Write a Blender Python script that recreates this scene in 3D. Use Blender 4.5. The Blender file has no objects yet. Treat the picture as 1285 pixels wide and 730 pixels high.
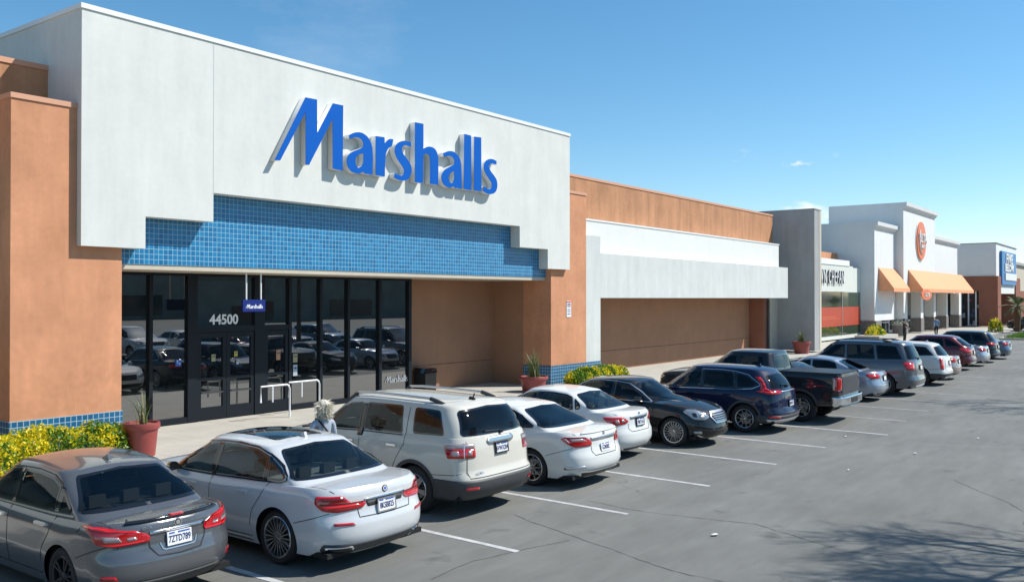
import bpy, bmesh, math, random
from mathutils import Vector, Matrix
from mathutils.bvhtree import BVHTree
R = math.radians
PI = math.pi
random.seed(7)
scene = bpy.context.scene
COL = scene.collection

# ---------------------------------------------------------------- camera, world, sun, exposure
cam_d = bpy.data.cameras.new("camera")
cam = bpy.data.objects.new("camera", cam_d)
COL.objects.link(cam)
scene.camera = cam
cam_d.sensor_width = 36.0
cam_d.lens = 1120.0 / 1285.0 * 36.0
cam_d.clip_start = 0.1
cam_d.clip_end = 6000
CAM_H = 3.45
PITCH = math.atan(9.0 / 1120.0)
cam.location = (0, 0, CAM_H)
cam.rotation_euler = (PI / 2 + PITCH, 0, math.atan2(0.6, 0.8) - PI / 2)

SUN_TO = Vector((0.40, -0.43, 0.65)).normalized()
world = bpy.data.worlds.new("World")
scene.world = world
world.use_nodes = True
wn = world.node_tree.nodes
wl = world.node_tree.links
wn.clear()
w_out = wn.new("ShaderNodeOutputWorld")
w_bg = wn.new("ShaderNodeBackground")
w_sky = wn.new("ShaderNodeTexSky")
w_sky.sky_type = 'NISHITA'
w_sky.sun_disc = False
w_sky.sun_elevation = math.asin(SUN_TO.z)
w_sky.sun_rotation = math.atan2(SUN_TO.x, SUN_TO.y)
w_sky.altitude = 700
w_sky.air_density = 1.0
w_sky.dust_density = 0.25
w_sky.ozone_density = 2.6
w_bg.inputs[1].default_value = 0.112
wl.new(w_bg.outputs[0], w_out.inputs[0])

def _wm(op, a, b=None, clamp=False):
    n = wn.new("ShaderNodeMath"); n.operation = op; n.use_clamp = clamp
    for i, v in enumerate((a, b)):
        if v is None: continue
        if isinstance(v, (int, float)): n.inputs[i].default_value = v
        else: wl.new(v, n.inputs[i])
    return n.outputs[0]

def cloud_mask(d, rx, rz, scale, seed, soft, amount):
    """a patch of cloud round the sky direction d: soft box in azimuth/elevation, broken by noise"""
    d = Vector(d).normalized()
    right = Vector((d.y, -d.x, 0)).normalized(); up = right.cross(d)
    tc = wn.new("ShaderNodeTexCoord")
    def dot(v):
        n = wn.new("ShaderNodeVectorMath"); n.operation = 'DOT_PRODUCT'
        wl.new(tc.outputs['Generated'], n.inputs[0]); n.inputs[1].default_value = v
        return n.outputs['Value']
    a = _wm('DIVIDE', dot(right), rx); b = _wm('DIVIDE', dot(up), rz)
    rad = _wm('SQRT', _wm('ADD', _wm('MULTIPLY', a, a), _wm('MULTIPLY', b, b)))
    mp = wn.new("ShaderNodeMapping"); mp.inputs['Scale'].default_value = (scale, scale, scale * 2.6)
    mp.inputs['Location'].default_value = (seed, seed * 1.7, seed * .3)
    wl.new(tc.outputs['Generated'], mp.inputs['Vector'])
    nz = wn.new("ShaderNodeTexNoise"); nz.inputs['Detail'].default_value = 6; nz.inputs['Scale'].default_value = 1.0
    nz.inputs['Roughness'].default_value = .62
    wl.new(mp.outputs[0], nz.inputs['Vector'])
    v = _wm('MULTIPLY', _wm('SUBTRACT', nz.outputs['Fac'], .5), 4.5)
    v = _wm('MULTIPLY', _wm('SUBTRACT', _wm('ADD', v, .55), rad), soft, True)
    front = _wm('GREATER_THAN', dot(d), 0.0)
    return _wm('MULTIPLY', _wm('MULTIPLY', v, front), amount)

def pix_dir(u, v):
    a = (u - 642.0) / 1120.0; b = (374.0 - v) / 1120.0
    return (0.8 + 0.6 * a, 0.6 - 0.8 * a, b)

w_hsv = wn.new("ShaderNodeHueSaturation")
w_hsv.inputs['Hue'].default_value = .489; w_hsv.inputs['Saturation'].default_value = 1.22; w_hsv.inputs['Value'].default_value = 1.13
wl.new(w_sky.outputs[0], w_hsv.inputs['Color'])
prev = w_hsv.outputs[0]
for args in ((pix_dir(1005, 268), .045, .018, 30, 3.1, 1.0, .9), (pix_dir(1240, 303), .11, .010, 26, 1.3, .6, .28),
             (pix_dir(998, 207), .020, .005, 60, 5.2, .9, .7), (pix_dir(934, 196), .012, .010, 60, 8.2, .5, .35),
             (pix_dir(400, 40), .16, .09, 6, 2.2, .3, .30), (pix_dir(1050, 195), .008, .004, 80, 4.2, .6, .3),
             (pix_dir(1213, 272), .02, .005, 70, 6.2, .6, .3), (pix_dir(1185, 296), .035, .008, 50, 9.2, .8, .45)):
    m = cloud_mask(*args)
    w_mix = wn.new("ShaderNodeMixRGB")
    wl.new(m, w_mix.inputs[0]); wl.new(prev, w_mix.inputs[1])
    w_mix.inputs[2].default_value = (7.6, 7.9, 8.2, 1)
    prev = w_mix.outputs[0]
wl.new(prev, w_bg.inputs[0])

sun_d = bpy.data.lights.new("sun", 'SUN')
sun_d.energy = 5.0
sun_d.angle = R(0.53)
sun_d.color = (1.0, 0.955, 0.89)
sun = bpy.data.objects.new("sun", sun_d)
COL.objects.link(sun)
sun.location = (20, -20, 40)
sun.rotation_euler = SUN_TO.to_track_quat('Z', 'Y').to_euler()

scene.view_settings.view_transform = 'Standard'
scene.view_settings.look = 'None'
scene.view_settings.gamma = 1.0
scene.view_settings.use_curve_mapping = False
scene.view_settings.exposure = 0.29

# ---------------------------------------------------------------- materials
MATS = {}
def mat(name, col, rough=.5, metal=0., coat=0., noise=None, bump=None, spec=.5, ior=None, dirt=None):
    """noise=(scale, amount): soft light/dark variation of the paint; bump=(scale, strength, distance)"""
    if name in MATS: return MATS[name]
    m = bpy.data.materials.new(name); m.use_nodes = True
    nt = m.node_tree; b = nt.nodes["Principled BSDF"]
    b.inputs['Base Color'].default_value = (*col, 1)
    b.inputs['Roughness'].default_value = rough
    b.inputs['Metallic'].default_value = metal
    b.inputs['Coat Weight'].default_value = coat
    b.inputs['Coat Roughness'].default_value = .03
    b.inputs['Specular IOR Level'].default_value = spec
    if ior: b.inputs['IOR'].default_value = ior
    if noise or bump or dirt:
        tc = nt.nodes.new("ShaderNodeTexCoord")
    if noise:
        nz = nt.nodes.new("ShaderNodeTexNoise"); nz.inputs['Scale'].default_value = noise[0]
        nz.inputs['Detail'].default_value = 6; nz.inputs['Roughness'].default_value = .65
        nt.links.new(tc.outputs['Object'], nz.inputs['Vector'])
        hv = nt.nodes.new("ShaderNodeHueSaturation"); hv.inputs['Color'].default_value = (*col, 1)
        mr = nt.nodes.new("ShaderNodeMapRange"); mr.inputs[1].default_value = .25; mr.inputs[2].default_value = .75
        mr.inputs[3].default_value = 1 - noise[1]; mr.inputs[4].default_value = 1 + noise[1]
        nt.links.new(nz.outputs['Fac'], mr.inputs[0]); nt.links.new(mr.outputs[0], hv.inputs['Value'])
        nt.links.new(hv.outputs[0], b.inputs['Base Color'])
    if bump:
        nb = nt.nodes.new("ShaderNodeTexNoise"); nb.inputs['Scale'].default_value = bump[0]; nb.inputs['Detail'].default_value = 5
        nt.links.new(tc.outputs['Object'], nb.inputs['Vector'])
        bp = nt.nodes.new("ShaderNodeBump"); bp.inputs['Strength'].default_value = bump[1]; bp.inputs['Distance'].default_value = bump[2]
        nt.links.new(nb.outputs['Fac'], bp.inputs['Height']); nt.links.new(bp.outputs[0], b.inputs['Normal'])
    if dirt:
        nd = nt.nodes.new("ShaderNodeTexNoise"); nd.inputs['Scale'].default_value = dirt[0]; nd.inputs['Detail'].default_value = 4
        nt.links.new(tc.outputs['Object'], nd.inputs['Vector'])
        mr = nt.nodes.new("ShaderNodeMapRange"); r0 = .015 if coat else rough; mr.inputs[3].default_value = r0; mr.inputs[4].default_value = r0 + dirt[1]
        mr.inputs[1].default_value = .35; mr.inputs[2].default_value = .8
        nt.links.new(nd.outputs['Fac'], mr.inputs[0]); nt.links.new(mr.outputs[0], b.inputs['Coat Roughness' if coat else 'Roughness'])
    MATS[name] = m
    return m

def glass_mat(name, tint, ior=1.55):
    """window glass: tinted see-through plus a fresnel mirror"""
    m = bpy.data.materials.new(name); m.use_nodes = True
    nt = m.node_tree; nt.nodes.clear()
    out = nt.nodes.new("ShaderNodeOutputMaterial")
    tr = nt.nodes.new("ShaderNodeBsdfTransparent"); tr.inputs[0].default_value = (*tint, 1)
    gl = nt.nodes.new("ShaderNodeBsdfGlossy"); gl.inputs['Roughness'].default_value = .015
    fr = nt.nodes.new("ShaderNodeFresnel"); fr.inputs[0].default_value = ior
    mx = nt.nodes.new("ShaderNodeMixShader")
    nt.links.new(fr.outputs[0], mx.inputs[0]); nt.links.new(tr.outputs[0], mx.inputs[1]); nt.links.new(gl.outputs[0], mx.inputs[2])
    nt.links.new(mx.outputs[0], out.inputs[0])
    MATS[name] = m
    return m

M_GLASS = glass_mat("car_glass", (.50, .56, .54), 1.5)
M_PRIV = glass_mat("privacy_glass", (.13, .14, .145), 1.5)
M_BLACK = mat("black_trim", (.012, .012, .013), .35)
M_GLOSSBLK = mat("gloss_black", (.008, .008, .009), .08, coat=.6)
M_CLAD = mat("grey_plastic", (.045, .047, .05), .55, noise=(9, .15))
M_CHROME = mat("chrome", (.78, .79, .8), .08, metal=1)
M_SILVER = mat("satin_metal", (.62, .62, .62), .33, metal=1)
M_RED = mat("red_lens", (.42, .004, .006), .08, coat=1)
M_REDDK = mat("dark_red_lens", (.16, .002, .004), .1, coat=1)
M_REDLIT = mat("bright_red_lens", (.7, .012, .012), .1, coat=1)
M_CLEAR = mat("clear_lens", (.40, .41, .42), .16, coat=1, metal=.65)
M_PINK = mat("frosted_lens", (.42, .34, .34), .15, coat=1, metal=.4)
M_TYRE = mat("tyre_rubber", (.016, .016, .017), .75, bump=(60, .3, .004))
M_RIMS = mat("silver_rim", (.42, .43, .44), .25, metal=.9)
M_RIMD = mat("dark_rim", (.03, .03, .032), .3, metal=.4)
M_DARK = mat("underbody_black", (.008, .008, .008), .9)
M_CABIN = mat("cabin_trim", (.03, .03, .032), .7)
M_SEAT = mat("seat_cloth", (.035, .035, .038), .8)
M_SEATL = mat("seat_light", (.25, .22, .18), .7)
M_PLATE = mat("plate_white", (.75, .76, .78), .4)
M_PLATEINK = mat("plate_ink", (.02, .03, .12), .5)
M_PLATEBLUE = mat("plate_blue", (.03, .1, .4), .5)
M_SEAM = mat("panel_gap", (.01, .01, .01), .8)

def paint(name, col, metal=.0, rough=.35):
    return mat(name, col, rough if metal else .5, metal=metal, coat=1.0, dirt=(2.2, .04), spec=.5 if metal else .12)

# ---------------------------------------------------------------- object helpers
def tag(o, label=None, cat=None, group=None, kind=None):
    if label: o['label'] = label
    if cat: o['category'] = cat
    if group: o['group'] = group
    if kind: o['kind'] = kind
    return o

def empty(name, loc=(0, 0, 0), rz=0.0, label=None, cat=None, group=None):
    o = bpy.data.objects.new(name, None); COL.objects.link(o)
    o.location = loc; o.rotation_euler = (0, 0, rz); o.empty_display_size = .2
    return tag(o, label, cat, group)

def link_mesh(name, me, mats, parent=None, loc=(0, 0, 0), rz=0.0, smooth=None):
    if not isinstance(mats, (list, tuple)): mats = [mats]
    for m in mats: me.materials.append(m)
    if smooth is not None:
        for p in me.polygons: p.use_smooth = True
        me.set_sharp_from_angle(angle=R(smooth))
    o = bpy.data.objects.new(name, me); COL.objects.link(o)
    o.parent = parent; o.location = loc; o.rotation_euler = (0, 0, rz)
    return o

def finish(name, bm, mats, parent=None, loc=(0, 0, 0), rz=0.0, smooth=None, bevel=0, normals=True):
    if bevel:
        bmesh.ops.bevel(bm, geom=[e for e in bm.edges if len(e.link_faces) == 2 and e.calc_face_angle(0) > .5], offset=bevel, segments=2, affect='EDGES', profile=.6)
    if normals: bmesh.ops.recalc_face_normals(bm, faces=bm.faces[:])
    me = bpy.data.meshes.new(name); bm.to_mesh(me); bm.free()
    return link_mesh(name, me, mats, parent, loc, rz, smooth)

def box(bm, x0, x1, y0, y1, z0, z1, mi=0):
    vs = [bm.verts.new((x, y, z)) for x in (x0, x1) for y in (y0, y1) for z in (z0, z1)]
    for q in ((0, 1, 3, 2), (4, 6, 7, 5), (0, 4, 5, 1), (2, 3, 7, 6), (0, 2, 6, 4), (1, 5, 7, 3)):
        f = bm.faces.new([vs[i] for i in q]); f.material_index = mi
    return vs

def prism(bm, pts, axis, a0, a1, mi=0):
    """pts: outline of 2D points; extruded along axis 'x'|'y'|'z' between a0 and a1"""
    def P(p, a):
        return {'x': (a, p[0], p[1]), 'y': (p[0], a, p[1]), 'z': (p[0], p[1], a)}[axis]
    A = [bm.verts.new(P(p, a0)) for p in pts]; B = [bm.verts.new(P(p, a1)) for p in pts]
    fs = [bm.faces.new(A), bm.faces.new(B[::-1])]
    for i in range(len(pts)):
        j = (i + 1) % len(pts)
        fs.append(bm.faces.new((A[j], A[i], B[i], B[j])))
    for f in fs: f.material_index = mi
    return fs

def tube(bm, pts, rad, seg=8, mi=0, caps=True):
    pts = [Vector(p) for p in pts]
    if not isinstance(rad, (list, tuple)): rad = [rad] * len(pts)
    rings = []
    ref = Vector((0, 0, 1))
    for i, p in enumerate(pts):
        a = pts[max(i - 1, 0)]; b = pts[min(i + 1, len(pts) - 1)]
        d = (b - a).normalized()
        u = d.cross(ref)
        if u.length < .05: u = d.cross(Vector((0, 1, 0)))
        u.normalize(); v = u.cross(d)
        rings.append([bm.verts.new(p + (u * math.cos(2 * PI * k / seg) + v * math.sin(2 * PI * k / seg)) * rad[i]) for k in range(seg)])
    for r0, r1 in zip(rings, rings[1:]):
        for k in range(seg):
            f = bm.faces.new((r0[k], r0[(k + 1) % seg], r1[(k + 1) % seg], r1[k])); f.material_index = mi
    if caps:
        for r in (rings[0][::-1], rings[-1]):
            f = bm.faces.new(r); f.material_index = mi

def lathe(bm, prof, seg=24, center=(0, 0, 0), axis='z', mi=0, closed=False):
    c = Vector(center); rings = []
    for r, h in prof:
        ring = []
        for k in range(seg):
            a = 2 * PI * k / seg
            p = Vector((r * math.cos(a), r * math.sin(a), h)) if axis == 'z' else Vector((r * math.cos(a), h, r * math.sin(a)))
            ring.append(bm.verts.new(c + p))
        rings.append(ring)
    if closed: rings.append(rings[0])
    for r0, r1 in zip(rings, rings[1:]):
        for k in range(seg):
            f = bm.faces.new((r0[k], r0[(k + 1) % seg], r1[(k + 1) % seg], r1[k])); f.material_index = mi
    return rings

def text_mesh(s, size, depth, bold=.0, sx=1.0, sp=1.0):
    """lettering as a mesh in the local XZ plane facing -Y, centred"""
    cu = bpy.data.curves.new("lettering", 'FONT')
    cu.body = s; cu.size = size; cu.align_x = 'CENTER'; cu.align_y = 'CENTER'; cu.extrude = depth / 2; cu.offset = bold
    cu.resolution_u = 3; cu.space_character = sp
    o = bpy.data.objects.new("lettering", cu); COL.objects.link(o)
    me = bpy.data.meshes.new_from_object(o)
    bpy.data.objects.remove(o); bpy.data.curves.remove(cu)
    me.transform(Matrix.Rotation(PI / 2, 4, 'X') @ Matrix.Diagonal((sx, 1, 1, 1)))
    return me

# ---------------------------------------------------------------- building materials
def stucco(name, col, amount=.10, streak=.12, grain=90, rough=.9):
    """trowelled stucco: soft clouding, faint vertical weathering, fine grain"""
    m = bpy.data.materials.new(name); m.use_nodes = True
    nt = m.node_tree; b = nt.nodes["Principled BSDF"]; b.inputs['Roughness'].default_value = rough
    b.inputs['Specular IOR Level'].default_value = .25
    tc = nt.nodes.new("ShaderNodeTexCoord")
    def noise(sc, vec_scale, detail=6):
        mp = nt.nodes.new("ShaderNodeMapping"); mp.inputs['Scale'].default_value = vec_scale
        nt.links.new(tc.outputs['Object'], mp.inputs[0])
        n = nt.nodes.new("ShaderNodeTexNoise"); n.inputs['Scale'].default_value = sc; n.inputs['Detail'].default_value = detail
        n.inputs['Roughness'].default_value = .65
        nt.links.new(mp.outputs[0], n.inputs['Vector']); return n.outputs['Fac']
    def rng(v, lo, hi, a=.3, c=.7):
        r = nt.nodes.new("ShaderNodeMapRange"); r.inputs[1].default_value = a; r.inputs[2].default_value = c
        r.inputs[3].default_value = lo; r.inputs[4].default_value = hi; nt.links.new(v, r.inputs[0]); return r.outputs[0]
    def mul(a, c):
        n = nt.nodes.new("ShaderNodeMath"); n.operation = 'MULTIPLY'; nt.links.new(a, n.inputs[0]); nt.links.new(c, n.inputs[1]); return n.outputs[0]
    v = mul(rng(noise(.9, (1, 1, 1)), 1 - amount, 1 + amount), rng(noise(2.2, (1, 1, .12)), 1 - streak, 1 + streak * .6))
    v = mul(v, rng(noise(7, (1, 1, 1)), 1 - amount * .5, 1 + amount * .5))
    hv = nt.nodes.new("ShaderNodeHueSaturation"); hv.inputs['Color'].default_value = (*col, 1)
    nt.links.new(v, hv.inputs['Value']); nt.links.new(hv.outputs[0], b.inputs['Base Color'])
    bp = nt.nodes.new("ShaderNodeBump"); bp.inputs['Strength'].default_value = .35; bp.inputs['Distance'].default_value = .006
    nt.links.new(noise(grain, (1, 1, 1), 3), bp.inputs['Height']); nt.links.new(bp.outputs[0], b.inputs['Normal'])
    MATS[name] = m
    return m

def tile_mat(name, size, c1, c2, grout, gap, rough=.32):
    m = bpy.data.materials.new(name); m.use_nodes = True
    nt = m.node_tree; b = nt.nodes["Principled BSDF"]
    tc = nt.nodes.new("ShaderNodeTexCoord"); sp = nt.nodes.new("ShaderNodeSeparateXYZ"); nt.links.new(tc.outputs['Object'], sp.inputs[0])
    ad = nt.nodes.new("ShaderNodeMath"); nt.links.new(sp.outputs[0], ad.inputs[0]); nt.links.new(sp.outputs[1], ad.inputs[1])
    cb = nt.nodes.new("ShaderNodeCombineXYZ"); nt.links.new(ad.outputs[0], cb.inputs[0]); nt.links.new(sp.outputs[2], cb.inputs[1])
    br = nt.nodes.new("ShaderNodeTexBrick"); br.offset = 0; br.squash = 1
    br.inputs['Color1'].default_value = (*c1, 1); br.inputs['Color2'].default_value = (*c2, 1); br.inputs['Mortar'].default_value = (*grout, 1)
    br.inputs['Scale'].default_value = 1; br.inputs['Brick Width'].default_value = size; br.inputs['Row Height'].default_value = size
    br.inputs['Mortar Size'].default_value = gap; br.inputs['Mortar Smooth'].default_value = .1; br.inputs['Bias'].default_value = 0
    nt.links.new(cb.outputs[0], br.inputs['Vector']); nt.links.new(br.outputs['Color'], b.inputs['Base Color'])
    mr = nt.nodes.new("ShaderNodeMapRange"); mr.inputs[3].default_value = rough; mr.inputs[4].default_value = .8
    nt.links.new(br.outputs['Fac'], mr.inputs[0]); nt.links.new(mr.outputs[0], b.inputs['Roughness'])
    bp = nt.nodes.new("ShaderNodeBump"); bp.invert = True; bp.inputs['Strength'].default_value = .6; bp.inputs['Distance'].default_value = .004
    nt.links.new(br.outputs['Fac'], bp.inputs['Height']); nt.links.new(bp.outputs[0], b.inputs['Normal'])
    MATS[name] = m
    return m

M_TERRA = stucco("terracotta_stucco", (.57, .27, .148), .12, .10)
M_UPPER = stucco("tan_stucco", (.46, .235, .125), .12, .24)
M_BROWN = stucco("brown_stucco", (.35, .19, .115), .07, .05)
M_WSTUC = stucco("white_stucco", (.635, .645, .60), .045, .06)
M_WHITE = stucco("bright_white_stucco", (.70, .71, .67), .03, .03)
M_FASCIA = stucco("pale_grey_stucco", (.585, .605, .575), .05, .08)
M_GREYW = stucco("grey_stucco", (.36, .365, .36), .07, .09)
M_BEIGE = stucco("beige_stucco", (.52, .47, .38), .05, .05)
M_ULTAW = stucco("cool_white_stucco", (.70, .71, .69), .03, .03)
M_SIGNW = stucco("cream_panel", (.62, .64, .58), .03, .03)
M_RBRICK = stucco("red_brown_wall", (.27, .115, .075), .1, .06)
M_CAP = mat("cap_flashing", (.76, .76, .73), .5)
M_TCAP = mat("terracotta_flashing", (.60, .31, .19), .6)
M_TILE = tile_mat("blue_mosaic", .125, (.004, .120, .275), (.010, .190, .39), (.27, .45, .55), .007)
M_TILEB = tile_mat("blue_base_tile", .125, (.008, .09, .20), (.012, .13, .27), (.36, .48, .54), .008)
M_SHOP = mat("storefront_glass", (.008, .011, .012), .012, spec=.5, ior=2.8)
M_SHOP2 = mat("far_shop_glass", (.05, .065, .06), .05, spec=.7)
M_FRAME = mat("dark_frame", (.009, .013, .018), .5, spec=.2)
M_LETTER = mat("letter_blue", (.0, .098, .44), .5, coat=.0, spec=.15)
M_LETSIDE = mat("letter_white", (.72, .73, .73), .45)
M_WPOST = mat("white_enamel", (.78, .79, .80), .3)
M_STEEL = mat("brushed_steel", (.68, .69, .70), .28, metal=1)
M_NAVY = mat("navy_sign", (.006, .018, .16), .35)
M_INK = mat("sign_ink", (.04, .05, .12), .6)
M_REDINK = mat("sign_red", (.55, .05, .05), .6)
M_ORANGE = mat("orange_canvas", (.80, .34, .165), .75, noise=(3, .05))
M_ORSIGN = mat("orange_sign", (.70, .16, .05), .4)
M_STONE = mat("stone_veneer", (.19, .175, .16), .85, noise=(5, .35), bump=(14, .6, .02))
M_POT = mat("red_pot", (.26, .05, .042), .45, noise=(4, .12))
M_SOIL = mat("potting_soil", (.20, .09, .05), .95, noise=(20, .4))
def leaf_mat(name, col, glow=.35):
    """thin leaf: part of the light passes through"""
    m = bpy.data.materials.new(name); m.use_nodes = True; nt = m.node_tree; b = nt.nodes["Principled BSDF"]
    b.inputs['Base Color'].default_value = (*col, 1); b.inputs['Roughness'].default_value = .45
    t = nt.nodes.new("ShaderNodeBsdfTranslucent"); t.inputs[0].default_value = (col[0] * 1.1, col[1] * 1.15, col[2], 1)
    mx = nt.nodes.new("ShaderNodeMixShader"); mx.inputs[0].default_value = glow
    nt.links.new(b.outputs[0], mx.inputs[1]); nt.links.new(t.outputs[0], mx.inputs[2]); nt.links.new(mx.outputs[0], nt.nodes["Material Output"].inputs[0])
    return m
M_LEAFG = leaf_mat("leaf_green", (.10, .22, .014))
M_LEAFD = leaf_mat("leaf_dark", (.045, .115, .012))
M_LEAFY = leaf_mat("leaf_yellow", (.78, .62, .012))
M_LEAFL = leaf_mat("leaf_lime", (.42, .48, .02))
M_STRAW = mat("dry_blade", (.34, .29, .14), .7)
M_BLADE = mat("grass_blade", (.10, .15, .04), .6)
M_BARK = mat("bark", (.09, .065, .05), .9, noise=(6, .3))
M_TWIG = mat("twig_brown", (.05, .035, .02), .9)
M_PALM = mat("palm_green", (.07, .11, .03), .5)

# ---------------------------------------------------------------- ground
def asphalt():
    m = bpy.data.materials.new("asphalt"); m.use_nodes = True
    nt = m.node_tree; N = nt.nodes; Lk = nt.links; b = N["Principled BSDF"]
    tc = N.new("ShaderNodeTexCoord")
    def noise(sc, scale=(1, 1, 1), detail=5, rough=.6):
        mp = N.new("ShaderNodeMapping"); mp.inputs['Scale'].default_value = scale; Lk.new(tc.outputs['Object'], mp.inputs[0])
        n = N.new("ShaderNodeTexNoise"); n.inputs['Scale'].default_value = sc; n.inputs['Detail'].default_value = detail; n.inputs['Roughness'].default_value = rough
        Lk.new(mp.outputs[0], n.inputs['Vector']); return n.outputs['Fac']
    def rng(v, a, c, lo, hi):
        r = N.new("ShaderNodeMapRange"); r.inputs[1].default_value = a; r.inputs[2].default_value = c; r.inputs[3].default_value = lo; r.inputs[4].default_value = hi
        Lk.new(v, r.inputs[0]); return r.outputs[0]
    def mth(op, a, c):
        n = N.new("ShaderNodeMath"); n.operation = op
        for i, v in enumerate((a, c)):
            if isinstance(v, (int, float)): n.inputs[i].default_value = v
            else: Lk.new(v, n.inputs[i])
        return n.outputs[0]
    v = mth('MULTIPLY', rng(noise(.16), .3, .7, .82, 1.15), rng(noise(.9, (.3, 1, 1)), .3, .7, .90, 1.09))
    v = mth('MULTIPLY', v, rng(noise(3.5, (.25, 1, 1)), .35, .7, .90, 1.08))
    v = mth('MULTIPLY', v, rng(noise(130, detail=2), .25, .75, .62, 1.38))
    # dark drips and worn stains scattered over the lot
    st = rng(noise(1.3, detail=3), .63, .74, 1.0, .66)
    v = mth('MULTIPLY', v, st)
    # hairline cracks
    wp = N.new("ShaderNodeTexNoise"); wp.inputs['Scale'].default_value = 1.1; wp.inputs['Detail'].default_value = 6; Lk.new(tc.outputs['Object'], wp.inputs['Vector'])
    mx = N.new("ShaderNodeMixRGB"); mx.blend_type = 'ADD'; mx.inputs[0].default_value = .9; Lk.new(tc.outputs['Object'], mx.inputs[1]); Lk.new(wp.outputs['Color'], mx.inputs[2])
    vo = N.new("ShaderNodeTexVoronoi"); vo.feature = 'DISTANCE_TO_EDGE'; vo.inputs['Scale'].default_value = .21; Lk.new(mx.outputs[0], vo.inputs['Vector'])
    cr = rng(vo.outputs['Distance'], .0009, .0026, .62, 1.0)
    msk = rng(noise(.33), .52, .62, 0, 1)
    cr = mth('ADD', mth('MULTIPLY', cr, msk), mth('SUBTRACT', 1.0, msk))
    v = mth('MULTIPLY', v, cr)
    hv = N.new("ShaderNodeHueSaturation"); hv.inputs['Color'].default_value = (.172, .174, .160, 1); Lk.new(v, hv.inputs['Value'])
    Lk.new(hv.outputs[0], b.inputs['Base Color']); b.inputs['Roughness'].default_value = .82
    b.inputs['Specular IOR Level'].default_value = .35
    bp = N.new("ShaderNodeBump"); bp.inputs['Strength'].default_value = .5; bp.inputs['Distance'].default_value = .008
    Lk.new(noise(150, detail=3), bp.inputs['Height']); Lk.new(bp.outputs[0], b.inputs['Normal'])
    return m

bm = bmesh.new()
vs = [bm.verts.new(p) for p in ((-3000, -3000, -.06), (3000, -3000, -.06), (3000, 3000, -.06), (-3000, 3000, -.06))]
bm.faces.new(vs)
tag(finish('terrain', bm, mat("dry_earth", (.22, .18, .13), .95, noise=(.05, .2))), kind='structure')
bm = bmesh.new()
vs = [bm.verts.new(p) for p in ((-120, -90, 0), (260, -90, 0), (260, 14.28, 0), (-120, 14.28, 0))]
bm.faces.new(vs)
M_ASPH = asphalt()
tag(finish('parking_lot', bm, M_ASPH), kind='structure')

bm = bmesh.new(); prev = None
for k in range(121):
    a = 2 * PI * k / 120; h = 55 + 30 * math.sin(5 * a) + 18 * math.sin(13 * a + 1) + 9 * math.sin(31 * a)
    row = [bm.verts.new((rr * math.cos(a), rr * math.sin(a), zz)) for rr, zz in ((2300, -.06), (2550, h * .7), (2800, h))]
    if prev:
        for i in range(2): bm.faces.new((prev[i], row[i], row[i + 1], prev[i + 1]))
    prev = row
tag(finish('hills', bm, mat("hill_scrub", (.20, .20, .19), .95, noise=(.01, .2)), smooth=60), kind='structure')

def concrete(name, col):
    m = mat(name, col, .85, noise=(1.2, .12), bump=(70, .3, .003))
    nt = m.node_tree; b = nt.nodes["Principled BSDF"]; src = b.inputs['Base Color'].links[0].from_socket
    tc = nt.nodes.new("ShaderNodeTexCoord")
    br = nt.nodes.new("ShaderNodeTexBrick"); br.offset = 0
    br.inputs['Scale'].default_value = 1; br.inputs['Brick Width'].default_value = 1.83; br.inputs['Row Height'].default_value = 1.6; br.inputs['Mortar Size'].default_value = .008
    nt.links.new(tc.outputs['Object'], br.inputs['Vector'])
    mx = nt.nodes.new("ShaderNodeMixRGB"); mx.blend_type = 'MULTIPLY'; mx.inputs[2].default_value = (.55, .53, .5, 1)
    nt.links.new(br.outputs['Fac'], mx.inputs[0]); nt.links.new(src, mx.inputs[1]); nt.links.new(mx.outputs[0], b.inputs['Base Color'])
    return m
M_CONC = concrete("sidewalk_concrete", (.42, .40, .35))
bm = bmesh.new()
box(bm, -60, 116.9, 14.3, 34, -.05, .05)
tag(finish('sidewalk', bm, M_CONC, bevel=.02), kind='structure')
bm = bmesh.new()
box(bm, 84, 104, 7.2, 12.2, -.05, .13)
tag(finish('kerb_island', bm, M_CONC, bevel=.02), kind='structure')

# painted stall lines
M_LINE = mat("worn_white_paint", (.45, .455, .45), .85, noise=(5, .35))
M_LINEF = mat("faded_white_paint", (.33, .335, .33), .85, noise=(4, .3))
for x, y0 in ((7.0, 8.2), (9.8, 7.25), (12.55, 7.1), (15.32, 6.95), (18.15, 6.75), (20.87, 6.6), (23.75, 5.95), (26.7, 6.2), (29.5, 6.2), (32.3, 6.2), (35.1, 6.2), (37.9, 6.2), (40.7, 6.3), (43.5, 6.3), (4.2, 8.2), (1.4, 8.2)):
    bm = bmesh.new(); n = 26; hwid = .05
    A = []
    for i in range(n + 1):
        y = y0 + (13.7 - y0) * i / n
        sk_ = (y - y0) * .03 if x > 9 else 0
        j = random.uniform(-.004, .004)
        A.append((bm.verts.new((x + sk_ - hwid + j, y, .004)), bm.verts.new((x + sk_ + hwid + random.uniform(-.004, .004), y, .004))))
    for a, b_ in zip(A, A[1:]): bm.faces.new((a[0], a[1], b_[1], b_[0]))
    tag(finish('parking_line', bm, M_LINE if x < 24 else M_LINEF), kind='structure')

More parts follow.
